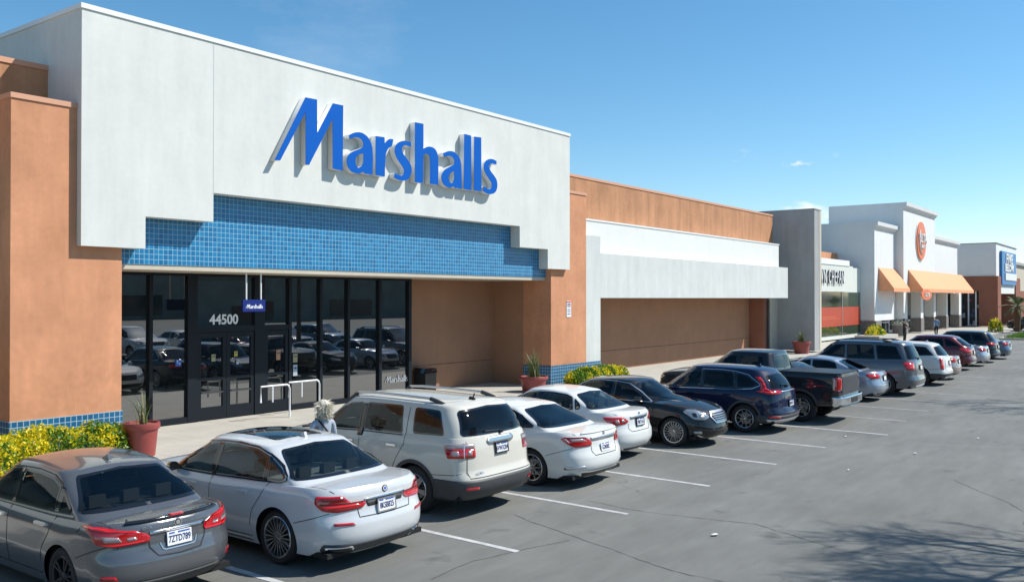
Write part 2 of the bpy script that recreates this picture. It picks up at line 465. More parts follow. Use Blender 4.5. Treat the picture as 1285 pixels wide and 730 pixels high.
# the long cracks one can follow across the aisle
M_CRACK = mat("crack", (.055, .055, .052), .95)
for pl in ([(12.97, 8.11), (12.85, 7.15), (12.97, 6.22), (13.17, 5.24), (12.8, 4.4), (12.48, 3.65), (12.74, 3.12), (13.24, 2.65), (14.6, 1.8)],
           [(11.43, 8.53), (10.88, 6.96), (10.57, 6.02), (10.29, 5.19), (10.26, 4.55), (10.0, 3.2)],
           [(18.62, 3.48), (17.64, 2.78), (17.23, 2.43), (16.5, 2.03), (14.6, 1.8)], [(23.77, 6.96), (23.39, 6.17), (23.2, 4.64), (24.04, 2.95)],
           [(8.18, 7.38), (9.08, 7.47), (9.76, 7.29), (10.7, 7.0)]):
    bm = bmesh.new(); P = []
    for a, b_ in zip(pl, pl[1:]):
        d = Vector((b_[0] - a[0], b_[1] - a[1])); n = max(2, int(d.length / .07)); m_ = Vector((-d.y, d.x)).normalized()
        w = 0
        for k in range(n):
            w = w * .75 + random.uniform(-.018, .018)
            t = k / n; P.append(Vector(a) + d * t + m_ * w * min(1, 4 * t, 4 * (1 - t)))
    P.append(Vector(pl[-1])); A = []
    for i, p in enumerate(P):
        a = P[max(i - 1, 0)]; b_ = P[min(i + 1, len(P) - 1)]; t = (b_ - a).normalized(); m_ = Vector((-t.y, t.x)) * random.uniform(.002, .008)
        A.append((bm.verts.new((*(p - m_), .003)), bm.verts.new((*(p + m_), .003))))
    for a, b_ in zip(A, A[1:]): bm.faces.new((a[0], a[1], b_[1], b_[0]))
    tag(finish('pavement_crack', bm, M_CRACK), kind='structure')

# ---------------------------------------------------------------- the main store
store = empty('store_building', (10, 19.3, 0), 0, 'big store with a stepped white entrance box over blue mosaic tile and terracotta pilasters', 'store')
def part(name, bm, mats, parent, **k):
    """a mesh in world coordinates hung under its thing"""
    for v in bm.verts: v.co -= parent.location if parent.parent is None else parent.location + parent.parent.location
    return finish(name, bm, mats, parent, **k)
def bpart(name, mats, parent, *dims, bevel=0):
    bm = bmesh.new(); box(bm, *dims)
    return part(name, bm, mats, parent, bevel=bevel)

bpart('wall', M_UPPER, store, -40, 9.99, 20.8, 21.2, .0, 8.66)
bpart('wall_cap', M_TCAP, store, -40, 9.985, 20.77, 21.23, 8.66, 8.78)
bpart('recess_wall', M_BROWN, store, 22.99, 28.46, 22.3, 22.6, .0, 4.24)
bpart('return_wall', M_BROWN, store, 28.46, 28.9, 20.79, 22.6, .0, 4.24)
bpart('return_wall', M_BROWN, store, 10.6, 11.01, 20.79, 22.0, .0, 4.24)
bpart('control_joint', mat("joint_brown", (.10, .05, .03), .9), store, 22.99, 28.46, 22.292, 22.299, .97, .99)
bm = bmesh.new()
prism(bm, [(9.97, 4.60), (11.49, 4.60), (11.49, 5.35), (13.31, 5.35), (13.31, 6.07), (26.18, 6.07), (26.18, 5.31), (27.98, 5.31), (27.98, 4.57), (29.50, 4.57), (29.50, 9.82), (9.97, 9.82)], 'y', 19.28, 19.70)
bpart('unseen_left_fascia', M_FASCIA, store, -30, 8.2, 20.35, 20.79, 3.3, 6.6)  # unseen frontage with its window, added for pale and dark car window reflections
bpart('unseen_left_window', M_SHOP2, store, -30, 4.5, 20.72, 20.79, .3, 3.29)
fas = part('stepped_fascia', bm, M_WSTUC, store, bevel=.012)
bpart('entrance_box', M_WSTUC, store, 9.972, 29.498, 19.70, 25, 6.2, 9.82)
bm = bmesh.new()
for d in ((9.94, 29.53, 19.25, 19.55), (9.94, 10.2, 19.55, 25), (29.27, 29.53, 19.55, 25)): box(bm, *d, 9.82, 9.93)
part('parapet_cap', bm, M_CAP, store)
bpart('control_joint', mat("joint_grey", (.45, .465, .47), .9), store, 13.30, 13.315, 19.277, 19.281, 6.08, 9.8)
bpart('mosaic_band', M_TILE, store, 11.02, 28.47, 19.71, 19.95, 4.25, 6.3)
bpart('soffit_strip', M_BEIGE, store, 11.02, 28.455, 19.73, 22.3, 4.13, 4.245)
for nm, x0, x1 in (('pilaster', 8.58, 11.02), ('pilaster', 28.47, 31.01)):
    p = bpart(nm, M_TERRA, store, x0, x1, 19.47, 20.79, .88, 7.63, bevel=.02)
    p2_ = p
    bpart('pilaster_cap', M_TCAP, store, x0 - .02, x1 + .02, 19.44, 20.79, 7.63, 7.74)
bpart('base_tile', M_TILEB, store, 8.56, 11.04, 19.45, 20.79, .03, .878)
bpart('base_tile', M_TILEB, store, 28.45, 32.15, 19.45, 20.79, .03, .838)
bpart('pilaster_foot', M_TERRA, store, 28.47, 31.01, 19.47, 20.79, .838, .88)
# storefront
sf = store
GY = 21.7
def glass(name, x0, x1, z0, z1, y=GY, mats=None, parent=None):
    bm = bmesh.new()
    # a very slight lean and twist per pane, as real glazing has
    a = random.uniform(-.006, .006); c = random.uniform(-.005, .005)
    vs = [bm.verts.new((x0, y + .03 - a - c, z0)), bm.verts.new((x1, y + .03 + a - c, z0)), bm.verts.new((x1, y + .03 + a + c, z1)), bm.verts.new((x0, y + .03 - a + c, z1))]
    bm.faces.new(vs)
    vs2 = [bm.verts.new((v.co.x, v.co.y + .02, v.co.z)) for v in vs]
    bm.faces.new(vs2[::-1])
    for i in range(4): bm.faces.new((vs[i - 1], vs2[i - 1], vs2[i], vs[i]))
    return part(name, bm, mats or M_SHOP, parent or store)
panes = [(11.02, 13.02, .22, 4.05), (13.12, 14.15, .22, 4.05), (14.45, 16.35, 2.66, 4.05), (16.7, 17.6, 2.66, 4.05), (17.7, 18.82, .22, 4.05), (18.92, 19.98, .22, 4.05), (20.08, 21.40, .22, 4.05), (21.52, 22.84, .22, 4.05)]
for x0, x1, z0, z1 in panes: glass('window_pane', x0, x1, z0, z1)
for x0, x1 in ((13.02, 13.12), (14.15, 14.45), (16.35, 16.7), (17.6, 17.7), (18.82, 18.92), (19.98, 20.08), (21.40, 21.52), (22.84, 22.98)):
    bpart('mullion', M_FRAME, store, x0, x1, GY - .06, GY + .12, .05, 4.13)
for x0, x1 in ((11.02, 13.02), (13.12, 14.15), (17.7, 18.82), (18.92, 19.98), (20.08, 21.40), (21.52, 22.84)):
    bpart('sill', M_FRAME, store, x0, x1, GY - .05, GY + .12, .05, .22)
bpart('transom', M_FRAME, store, 14.45, 16.35, GY - .05, GY + .12, 2.50, 2.66)
bpart('transom', M_FRAME, store, 16.7, 17.6, GY - .05, GY + .12, 2.50, 2.66)
bpart('dark_backing', M_DARK, store, 11.0, 23.0, GY + .3, GY + .4, .05, 4.2)  # black sheet, its colour stands in for the unlit room behind the panes
bpart('head_frame', M_FRAME, store, 11.02, 22.98, GY - .055, GY + .12, 4.05, 4.128)
def door(x0, x1, hinge_left=True):
    d = empty('glass_door', Vector((x0, GY, .15)) - store.location); d.parent = store
    bm = bmesh.new()
    for q in ((x0, x0 + .12, .07, 2.49), (x1 - .12, x1, .07, 2.49)): box(bm, q[0], q[1], GY - .035, GY + .035, q[2], q[3])
    for q in ((.07, .42), (2.34, 2.49), (1.16, 1.24)): box(bm, x0 + .12, x1 - .12, GY - .033, GY + .033, *q)
    part('door_frame', bm, M_FRAME, d)
    glass('door_pane', x0 + .12, x1 - .12, .42, 1.16, GY - .02, None, d)
    glass('door_pane', x0 + .12, x1 - .12, 1.24, 2.34, GY - .02, None, d)
    bm = bmesh.new(); box(bm, x0 + .13, x1 - .13, GY - .075, GY - .045, .80, .84)
    part('push_bar', bm, M_CLAD, d)
for a, b_ in ((14.46, 15.395), (15.405, 16.34), (16.71, 17.59)): door(a, b_)

LETTERS = [
 ('M',0,[(15.002, 7.071), (16.036, 8.913), (16.441, 8.921), (16.45, 8.001), (17.015, 8.92), (17.401, 8.924), (17.382, 7.068), (17.015, 7.081), (17.005, 8.477), (16.159, 7.082), (16.045, 7.086), (16.036, 8.51), (15.185, 7.087)],None),
 ('a',1,[(17.646, 8.002), (17.621, 8.111), (17.848, 8.235), (18.131, 8.269), (18.392, 8.162), (18.541, 7.945), (18.573, 7.64), (18.551, 7.078), (18.225, 7.08), (18.193, 7.134), (18.054, 7.061), (17.874, 7.041), (17.671, 7.093), (17.546, 7.247), (17.531, 7.414), (17.621, 7.575), (17.823, 7.688), (18.079, 7.786), (18.183, 7.865), (18.193, 7.954), (18.131, 8.06), (17.976, 8.102), (17.823, 8.08)],[(18.183, 7.667), (18.002, 7.613), (17.874, 7.494), (17.874, 7.305), (17.976, 7.215), (18.105, 7.268), (18.193, 7.382)]),
 ('r',1,[(18.68, 8.241), (19.046, 8.259), (19.058, 8.084), (19.231, 8.241), (19.419, 8.25), (19.369, 8.021), (19.207, 7.963), (19.083, 7.753), (19.058, 7.08), (18.68, 7.083)],None),
 ('s',1,[(20.182, 8.111), (20.007, 8.156), (19.834, 8.112), (19.776, 8.004), (19.834, 7.872), (20.065, 7.7), (20.229, 7.517), (20.217, 7.293), (20.094, 7.118), (19.862, 7.033), (19.634, 7.041), (19.459, 7.09), (19.481, 7.239), (19.634, 7.188), (19.805, 7.187), (19.903, 7.286), (19.88, 7.416), (19.719, 7.557), (19.549, 7.715), (19.464, 7.903), (19.521, 8.089), (19.691, 8.22), (19.92, 8.285), (20.193, 8.263)],None),
 ('h',1,[(20.376, 8.919), (20.76, 8.926), (20.76, 8.148), (20.991, 8.258), (21.27, 8.246), (21.426, 8.099), (21.47, 7.874), (21.458, 7.083), (21.071, 7.068), (21.084, 7.784), (21.053, 7.967), (20.93, 8.022), (20.76, 7.95), (20.735, 7.063), (20.376, 7.046)],None),
 ('a',1,[(21.731, 8.012), (21.699, 8.122), (21.969, 8.242), (22.263, 8.251), (22.529, 8.091), (22.616, 7.842), (22.629, 7.063), (22.263, 7.061), (22.23, 7.118), (22.067, 7.042), (21.84, 7.049), (21.648, 7.178), (21.597, 7.383), (21.744, 7.59), (22.034, 7.73), (22.25, 7.833), (22.263, 7.972), (22.165, 8.067), (22.002, 8.089)],[(22.25, 7.605), (22.034, 7.525), (21.943, 7.357), (22.034, 7.209), (22.165, 7.21), (22.257, 7.327)]),
 ('l',0,[(22.764, 8.904), (23.12, 8.899), (23.127, 7.067), (22.73, 7.064)],None),
 ('l',0,[(23.279, 8.892), (23.659, 8.915), (23.666, 7.075), (23.265, 7.072)],None),
 ('s',1,[(24.501, 8.089), (24.279, 8.108), (24.133, 8.068), (24.082, 7.971), (24.17, 7.823), (24.39, 7.689), (24.553, 7.525), (24.553, 7.251), (24.39, 7.076), (24.133, 7.02), (23.916, 7.045), (23.758, 7.106), (23.78, 7.265), (23.988, 7.196), (24.17, 7.204), (24.257, 7.313), (24.228, 7.445), (24.024, 7.604), (23.844, 7.764), (23.773, 7.935), (23.866, 8.125), (24.061, 8.239), (24.316, 8.262), (24.508, 8.213)],None),
]


def smooth_outline(p, times=3):
    """round the gentle bends, keep the square corners"""
    def sharp(q, i):
        a = Vector(q[i]) - Vector(q[i - 1]); b = Vector(q[(i + 1) % len(q)]) - Vector(q[i])
        return abs(a.angle_signed(b, 0)) > R(58)
    keep = {tuple(p[i]) for i in range(len(p)) if sharp(p, i)}
    for _ in range(times):
        q = []
        for i in range(len(p)):
            c = p[i]
            if tuple(c) in keep: q.append(c); continue
            a, b = p[i - 1], p[(i + 1) % len(p)]
            q += [(c[0] * .75 + a[0] * .25, c[1] * .75 + a[1] * .25), (c[0] * .75 + b[0] * .25, c[1] * .75 + b[1] * .25)]
        p = q
    return p

def letter_curve(outer, hole, depth, smooth, name):
    cu = bpy.data.curves.new(name, 'CURVE'); cu.dimensions = '2D'; cu.fill_mode = 'BOTH'; cu.extrude = depth / 2
    for p in ([outer] if not hole else [outer, hole]):
        pts = smooth_outline(p) if smooth else p
        sp = cu.splines.new('POLY'); sp.points.add(len(pts) - 1); sp.use_cyclic_u = True
        for q, c in zip(sp.points, pts): q.co = (c[0], c[1], 0, 1)
    o = bpy.data.objects.new(name, cu); COL.objects.link(o)
    me = bpy.data.meshes.new_from_object(o)
    bpy.data.objects.remove(o); bpy.data.curves.remove(cu)
    me.transform(Matrix.Rotation(PI / 2, 4, 'X'))
    return me

def store_lettering(root, x0, z0, k, depth, face_m, side_m, faces=True):
    """the store's wordmark; x0,z0 = lower left in the root's frame, k = scale"""
    for n, s, outer, hole in LETTERS:
        f = lambda q: [((x - 15.0) * k + x0, (z - 7.07) * k + z0) for x, z in q] if q else None
        if faces:
            me = letter_curve(f(outer), f(hole), depth, s, 'letter')
            body = link_mesh('letter', me, side_m, root, (0, depth / 2 + .005, 0))
            me = letter_curve(f(outer), f(hole), .012, s, 'letter_face')
            link_mesh('letter_face', me, face_m, body, (0, -depth / 2 - .004, 0))
        else:
            link_mesh('letter', letter_curve(f(outer), f(hole), depth, s, 'letter'), face_m, root)

sign = empty('store_sign', (15.0, 19.055, 7.07), 0, 'large blue channel letters reading Marshalls on the white entrance box', 'sign')
store_lettering(sign, 0, 0, 1.0, .205, M_LETTER, M_LETSIDE)
bs = empty('hanging_sign', (15.01, 19.93, 3.09), 0, 'small navy sign hung on two white rods before the store doors', 'sign')
bm = bmesh.new(); box(bm, -.36, .36, -.03, .03, 0, .32); finish('sign_board', bm, M_NAVY, bs, bevel=.008)
for x in (-.235, .235):
    bm = bmesh.new(); tube(bm, [(x, 0, .32), (x, 0, 1.16)], .022); finish('hanging_rod', bm, M_WPOST, bs, smooth=40)
e = empty('sign_lettering', (-.29, -.036, .10)); e.parent = bs
store_lettering(bs, -.28, .085, .058, .006, M_WPOST, None, False)
for c in [c for c in bs.children if c.name.startswith('letter')]: c.location.y = -.034
bpy.data.objects.remove(e)
# numbers and stickers on the glass
o = link_mesh('address_number', text_mesh("44500", .385, .008, .010, .98), M_WPOST, None, (15.33, GY - .012, 2.835)); tag(o, 'white house number 44500 on the dark glass above the doors', 'number')
bm = bmesh.new(); box(bm, -.085, .085, -.004, .004, -.085, .085)
st = finish('access_sticker', bm, mat("sticker_blue", (.02, .12, .42), .4), None, (13.91, GY + .012, 1.70)); tag(st, 'small blue wheelchair sticker on the left shop window', 'sticker')
bm = bmesh.new(); tube(bm, [(-.03, -.007, .045), (-.03, -.007, -.005), (.02, -.007, -.005), (.045, -.007, -.045)], .009, 6); lathe(bm, [(.001, -.004), (.016, -.004), (.016, .004), (.001, .004)], 10, (-.032, -.007, .062), 'y')
bm.faces.ensure_lookup_table()
finish('wheelchair_symbol', bm, M_WPOST, st)
wl_ = empty('window_lettering', (21.72, GY + .0, .56), 0, 'white Marshalls lettering low on the rightmost glass pane', 'lettering')
store_lettering(wl_, 0, 0, .118, .004, mat("faded_white_film", (.30, .33, .34), .5), None, False)
for i, (x, z, w, h_, c, lb) in enumerate(((14.98, 1.78, .13, .20, (.30, .30, .16), 'yellowish notice on the left leaf of the double store door'), (15.72, 1.86, .12, .14, (.42, .36, .06), 'small yellow sticker on the right leaf of the double store door'), (15.78, 1.62, .09, .12, (.45, .46, .47), 'white open letter sticker low on the right double door leaf'),
                                          (17.22, 1.75, .15, .30, (.42, .22, .12), 'yellow and pink sticker on the single store door'), (17.86, 1.62, .17, .26, (.30, .29, .16), 'beige notice on the pane beside the single door'), (17.86, 1.25, .16, .34, (.36, .42, .46), 'pale sheet below the beige notice beside the single door'))):
    bm = bmesh.new(); box(bm, -w / 2, w / 2, -.003, .003, -h_ / 2, h_ / 2); q = finish('door_sticker', bm, mat('sticker_%d' % i, c, .6), None, (x, GY - .022, z)); tag(q, lb, 'sticker')
    bm = bmesh.new(); box(bm, -w * .35, w * .35, -.006, -.0035, h_ * .12, h_ * .26); finish('sticker_print', bm, M_INK, q)
nt_ = empty('notice_sign', (29.70, 19.45, 3.02), 0, 'tall white notice with red and blue print on the right terracotta pilaster', 'notice')
bm = bmesh.new(); box(bm, -.16, .16, 0, .015, -.32, .32); finish('notice_plate', bm, M_PLATE, nt_)
bm = bmesh.new()
for z in (.2, .1, -.02, -.1, -.2): box(bm, -.11, .11, -.004, -.001, z - .015, z + .015)
finish('notice_print', bm, M_INK, nt_)
bm = bmesh.new(); box(bm, -.15, .15, -.004, -.001, .25, .30); finish('notice_heading', bm, M_REDINK, nt_)
link_mesh('notice_text', text_mesh("NO PARKING", .05, .003, 0, .9), M_REDINK, nt_, (0, -.004, .15))

# handrails by the doors
def rail(y_front, x0, x1, label):
    r = empty('handrail', ((x0 + x1) / 2, y_front, .05), 0, label, 'handrail', 'white entrance handrails'); hx = (x1 - x0) / 2
    bm = bmesh.new()
    tube(bm, [(hx, 0, 0), (hx, 0, .82), (hx - .03, .0, .9), (hx - .10, 0, .94), (-hx, .0, .94), (-hx - .0, .0, .5)], .027, 10); finish('top_rail', bm, M_WPOST, r, smooth=50)
    bm = bmesh.new(); tube(bm, [(-.1, 0, .925), (-.1, 0, .48)], .022, 8); finish('baluster', bm, M_WPOST, r, smooth=50)
    return r
rail(20.45, 15.65, 16.65, 'white bent handrail outside the single store door, nearer the door'); rail(20.85, 16.95, 18.1, 'white bent handrail in front of the window right of the door')

# trash can at the wall
tr = empty('trash_can', (23.85, 21.8, .05), 0, 'black square bin against the brown wall beside the store windows', 'trash can')
bm = bmesh.new(); prism(bm, [(-.27, 0), (.27, 0), (.30, .72), (-.30, .72)], 'y', -.28, .28); finish('bin_body', bm, M_BLACK, tr, bevel=.02)
bm = bmesh.new(); prism(bm, [(-.32, .73), (.32, .73), (.27, .90), (-.27, .90)], 'y', -.30, .30); finish('bin_lid', bm, M_GLOSSBLK, tr, bevel=.03)

# ---------------------------------------------------------------- right wing with the portal
wing = empty('store_wing', (31, 19.5, 0), 0, 'long low tan wing with a pale grey portal beam right of the entrance box', 'building')
bpart('wall', M_UPPER, wing, 29.51, 55.36, 20.8, 21.2, 5.2, 8.64)
bpart('wall_cap', M_TCAP, wing, 29.52, 55.39, 20.77, 21.23, 8.64, 8.75)
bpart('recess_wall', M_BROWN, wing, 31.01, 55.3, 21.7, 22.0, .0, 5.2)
bpart('control_joint', mat("joint_brown", (.10, .05, .03), .9), wing, 31.01, 53.7, 21.692, 21.699, .96, .978)
bm = bmesh.new()
prism(bm, [(31.012, .84), (32.14, .84), (32.14, 3.46), (54.4, 3.46), (54.4, 5.33), (32.14, 5.33), (32.14, 6.03), (31.012, 6.03)], 'y', 19.472, 20.785)
part('portal_beam', bm, M_FASCIA, wing, bevel=.015)
bpart('sign_band', M_WHITE, wing, 32.15, 54.2, 19.97, 20.785, 5.335, 6.72)
bpart('sign_band', M_WHITE, wing, 31.02, 32.15, 19.97, 20.785, 6.035, 6.72)
bpart('band_cap', M_CAP, wing, 31.015, 54.24, 19.94, 20.79, 6.72, 6.79)
bpart('pier', M_RBRICK, wing, 53.75, 54.3, 20.80, 21.69, .0, 3.455)
bpart('recess_ceiling', M_BEIGE, wing, 31.02, 55.3, 20.79, 21.69, 3.47, 3.6)
bm = bmesh.new(); box(bm, 54.31, 54.62, 20.72, 20.785, .05, 3.3); part('side_door', bm, M_SHOP, wing)
bpart('end_wall', M_BEIGE, wing, 54.63, 55.98, 20.70, 20.785, .15, 5.3)

# ---------------------------------------------------------------- blade wall and the shop beyond
shop = empty('strip_shop', (57, 20, 0), 0, 'shop behind a tall grey blade wall with a cream sign panel and green window', 'shop')
bm = bmesh.new(); box(bm, 56.0, 57.25, 18.35, 27, .15, 9.0); part('blade_wall', bm, M_GREYW, shop, bevel=.02)
bm = bmesh.new(); box(bm, 55.97, 57.28, 18.32, 27, 9.0, 9.07); part('blade_cap', bm, M_GREYW, shop)
bpart('edge_trim', M_BEIGE, shop, 56.9, 57.27, 18.33, 18.6, .15, 8.99)
bpart('shop_wall', M_SIGNW, shop, 57.26, 79.69, 22.15, 24, .15, 6.0)
bpart('parapet', M_TERRA, shop, 57.26, 79.69, 24.1, 24.5, 5.8, 7.35)
bpart('sign_panel', M_SIGNW, shop, 57.3, 75.0, 21.45, 22.14, 3.95, 6.02)
bpart('panel_cap', M_CAP, shop, 57.3, 73.9, 21.40, 22.14, 6.02, 6.45)
M_GREEN = mat("green_shop_glass", (.035, .06, .035), .06, spec=.7)
M_POSTER = mat("red_poster", (.42, .055, .02), .5, noise=(1, .1))
bpart('shop_window', M_GREEN, shop, 68.6, 79.4, 22.10, 22.148, .5, 3.93)
bpart('window_poster', M_POSTER, shop, 68.62, 79.38, 22.07, 22.098, 1.2, 2.73)
bpart('window_bar', M_STEEL, shop, 74.1, 74.22, 22.04, 22.068, .5, 3.93)
bm = bmesh.new()
for i, z in enumerate((1.95, 1.8)): box(bm, 69.2, 72.5 + i, 22.062, 22.066, z, z + .04)
part('poster_print', bm, M_ORSIGN, shop)
ss = empty('shop_sign', (70.35, 21.36, 5.03), 0, 'row of tall condensed white letters on the cream sign panel', 'sign')
o = link_mesh('sign_lettering', text_mesh("WN CHEPAN", 1.45, .10, .0, .62, 1.22), [mat("dark_return", (.05, .05, .055), .5)], ss, (-1.2, 0, 0))
link_mesh('letter_fronts', text_mesh("WN CHEPAN", 1.45, .02, .0, .62, 1.22), [M_LETSIDE], ss, (-1.2, -.065, 0))

# ---------------------------------------------------------------- white shop with orange awnings
ul = empty('beauty_shop', (79.7, 20.3, 0), 0, 'white stepped shop front with orange awnings and grey stone bases', 'shop')
bpart('wall', M_ULTAW, ul, 79.7, 86.59, 21.0, 29, 1.5, 9.45)
bpart('stone_base', M_STONE, ul, 79.62, 81.3, 20.85, 23.5, .15, 1.5)
bpart('wall_lower', M_ULTAW, ul, 81.31, 86.59, 22.3, 23.5, .15, 1.49)
bpart('tower', M_ULTAW, ul, 86.6, 99.6, 20.28, 27, 4.0, 11.65)
bpart('wall', M_ULTAW, ul, 99.61, 115.0, 21.0, 29, 4.0, 9.45)
def cornice(x0, x1, y, z, left=True):
    bm = bmesh.new()
    prof = [(y + .05, z), (y - .12, z), (y - .18, z + .18), (y - .30, z + .24), (y - .34, z + .55), (y + .05, z + .55)]
    prism(bm, prof, 'x', x0 - .15, x1 + .15)
    part('cornice', bm, M_ULTAW, ul)
cornice(79.75, 86.4, 21.0, 9.45); cornice(86.65, 99.5, 20.28, 11.65); cornice(99.8, 114.9, 21.0, 9.45)
for x0, x1, y in ((79.7, 86.59, 21), (86.6, 99.6, 20.28), (99.61, 115, 21)):
    bpart('roof_edge', M_ULTAW, ul, x0, x1, y + .051, 27, (9.451 if y == 21 else 11.651), (10.0 if y == 21 else 12.2))
for x0, x1, y in ((86.6, 88.2, 20.3), (93.3, 94.6, 20.3), (99.0, 100.2, 20.3), (106.5, 107.6, 20.6), (113.6, 115.0, 20.6)):
    bpart('column', M_WHITE, ul, x0 + .1, x1 - .1, y, y + .9, 1.5, 4.3)
    bpart('stone_base', M_STONE, ul, x0, x1, y - .05, y + .95, .15, 1.49)
bpart('shopfront', M_SHOP2, ul, 86.6, 115, 22.6, 22.8, .15, 4.2)
bpart('side_glass', M_SHOP2, ul, 81.4, 84.2, 22.24, 22.29, .2, 3.9)
bm = bmesh.new()
for x in (90.3, 92.6): box(bm, x, x + .18, 22.48, 22.56, .15, 3.4)
for z in (.15, 2.5, 3.25): box(bm, 90.48, 92.6, 22.49, 22.55, z, z + .16)
part('door_frame', bm, M_WPOST, ul)
for x in (89.2, 94.9, 97, 101, 103.5, 109, 111.5): bpart('window_bar', M_WPOST, ul, x, x + .12, 22.5, 22.57, .15, 4.1)
for x0, x1 in ((87, 90.2), (92.9, 98.8), (100.4, 106.4), (107.8, 113.4)): bpart('window_rail', M_WPOST, ul, x0, x1, 22.42, 22.48, 1.1, 1.25)
for x0, x1, y0 in ((80.9, 86.5, 20.98), (88.3, 113.4, 20.26)):
    aw = empty('canvas_awning', Vector(((x0 + x1) / 2, y0, 4.1)), 0, 'short orange canvas awning on the left bay of the white shop' if x1 < 90 else 'long orange canvas awning across the white shop front', 'awning')
    bm = bmesh.new(); c = (x0 + x1) / 2; hx = (x1 - x0) / 2
    pr = [(0, 2.0), (-1.25, .22), (-1.25, 0), (0, 0)]
    prism(bm, pr, 'x', -hx, hx)
    bmesh.ops.subdivide_edges(bm, edges=[e for e in bm.edges if e.calc_length() > 4], cuts=8)
    finish('canvas', bm, M_ORANGE, aw)
    bm = bmesh.new(); box(bm, -hx - .01, hx + .01, -1.27, -1.252, -.1, .2); finish('valance', bm, M_ORANGE, aw)
us = empty('round_sign', (93.1, 20.22, 9.0), 0, 'round orange sign lettered ULTA on the white shop tower', 'sign')
bm = bmesh.new(); lathe(bm, [(.001, 0), (2.0, 0), (2.0, .05), (.001, .05)], 40, axis='y'); finish('sign_rim', bm, M_WHITE, us)
bm = bmesh.new(); lathe(bm, [(.001, -.10), (1.82, -.10), (1.84, -.01), (.001, -.01)], 40, axis='y'); finish('sign_face', bm, M_ORSIGN, us)
bm = bmesh.new()
tube(bm, [(1.28 * math.cos(a) + .12, -.14, 1.28 * math.sin(a)) for a in [R(125 + 150 * k / 16) for k in range(17)]], [.03 + .10 * math.sin(PI * k / 16) for k in range(17)], 6); finish('sign_swoosh', bm, M_WHITE, us)
link_mesh('sign_lettering', text_mesh("ULTA", 1.2, .1, .02, 1.0), [M_LETSIDE], us, (.15, -.17, .22))
link_mesh('sign_subline', text_mesh("BEAUTY", .42, .12, .01, 1.0), [M_LETSIDE], us, (.3, -.15, -.55))
us2 = empty('awning_sign', (89.2, 18.9, 3.75), 0, 'small oval orange sign hanging below the long awning', 'sign')
bm = bmesh.new(); lathe(bm, [(.001, -.05), (1, -.05), (1, .05), (.001, .05)], 32, axis='y'); bmesh.ops.scale(bm, vec=(2.0, 1, .48), verts=bm.verts); finish('sign_face', bm, M_ORSIGN, us2)
link_mesh('sign_lettering', text_mesh("ULTA", .5, .04, .01, 1.5), [M_WHITE], us2, (0, -.09, 0))
bm = bmesh.new(); tube(bm, [(0, 0, .46), (0, 0, .60)], .03); finish('sign_hanger', bm, M_WPOST, us2)

# stone planters' flowers, urn
def urn(x, y):
    u = empty('stone_urn', (x, y, .15), 0, 'grey urn planter with white flowers beside the stone base of the white shop', 'urn')
    bm = bmesh.new(); lathe(bm, [(.001, 0), (.45, 0), (.5, .15), (.5, .6), (.68, .95), (.62, 1.0), (.001, .95)], 16); finish('urn_bowl', bm, M_STONE, u, smooth=40)
    bm = bmesh.new(); rnd = random.Random(3)
    for i in range(240):
        p = Vector((rnd.gauss(0, .32), rnd.gauss(0, .32), 1.0 + abs(rnd.gauss(0, .14)))); leaf(bm, p, .1, rnd, 0 if rnd.random() < .5 else 1)
    finish('flowers', bm, [M_WHITE, M_LEAFD], u, normals=False)

def leaf(bm, p, s, rnd, mi):
    d = Vector((rnd.gauss(0, 1), rnd.gauss(0, 1), rnd.gauss(.5, 1))).normalized()
    t = d.cross(Vector((rnd.gauss(0, 1), rnd.gauss(0, 1), rnd.gauss(0, 1)))).normalized()
    a = s * rnd.uniform(.7, 1.3); b = a * .55
    v = [bm.verts.new(p - d * a * .5), bm.verts.new(p + t * b * .5), bm.verts.new(p + d * a * .5), bm.verts.new(p - t * b * .5)]
    f = bm.faces.new(v); f.material_index = mi
urn(82.6, 19.6)

# ---------------------------------------------------------------- far blue-sign shop
fb = empty('discount_shop', (118, 17.4, 0), 0, 'grey shop block with brick-brown lower walls and a blue sign at the row end', 'shop')
bpart('upper_block', M_ULTAW, fb, 118, 134, 17.4, 30, 6.06, 9.9)
bpart('roof_edge', M_GREYW, fb, 117.9, 134.1, 17.3, 30, 9.9, 10.0)
bpart('brick_wall', M_RBRICK, fb, 117.8, 120.2, 17.2, 19.2, .15, 6.05)
bpart('brick_wall', M_RBRICK, fb, 117.85, 119, 19.21, 30, 4.3, 6.05)
bpart('brick_wall', M_RBRICK, fb, 132.0, 136, 17.2, 30, .15, 6.05)
bpart('entry_panel', M_WHITE, fb, 120.21, 131.9, 17.35, 19.2, 4.0, 6.05)
M_GOODS = bpy.data.materials.new("shop_display"); M_GOODS.use_nodes = True
_nt = M_GOODS.node_tree; _vo = _nt.nodes.new("ShaderNodeTexVoronoi"); _vo.inputs['Scale'].default_value = 2.6
_tc = _nt.nodes.new("ShaderNodeTexCoord"); _nt.links.new(_tc.outputs['Object'], _vo.inputs['Vector'])
_rp = _nt.nodes.new("ShaderNodeValToRGB"); _rp.color_ramp.interpolation = 'CONSTANT'
for pos, c in ((.0, (.01, .01, .012, 1)), (.45, (.01, .012, .018, 1)), (.62, (.03, .05, .09, 1)), (.7, (.35, .36, .38, 1)), (.78, (.01, .01, .01, 1)), (.9, (.25, .04, .09, 1)), (.95, (.02, .06, .14, 1))):
    el = _rp.color_ramp.elements.new(pos); el.color = c
_sp = _nt.nodes.new("ShaderNodeSeparateColor"); _nt.links.new(_vo.outputs['Color'], _sp.inputs[0])
_nt.links.new(_sp.outputs[0], _rp.inputs[0]); _nt.links.new(_rp.outputs[0], _nt.nodes["Principled BSDF"].inputs['Base Color'])
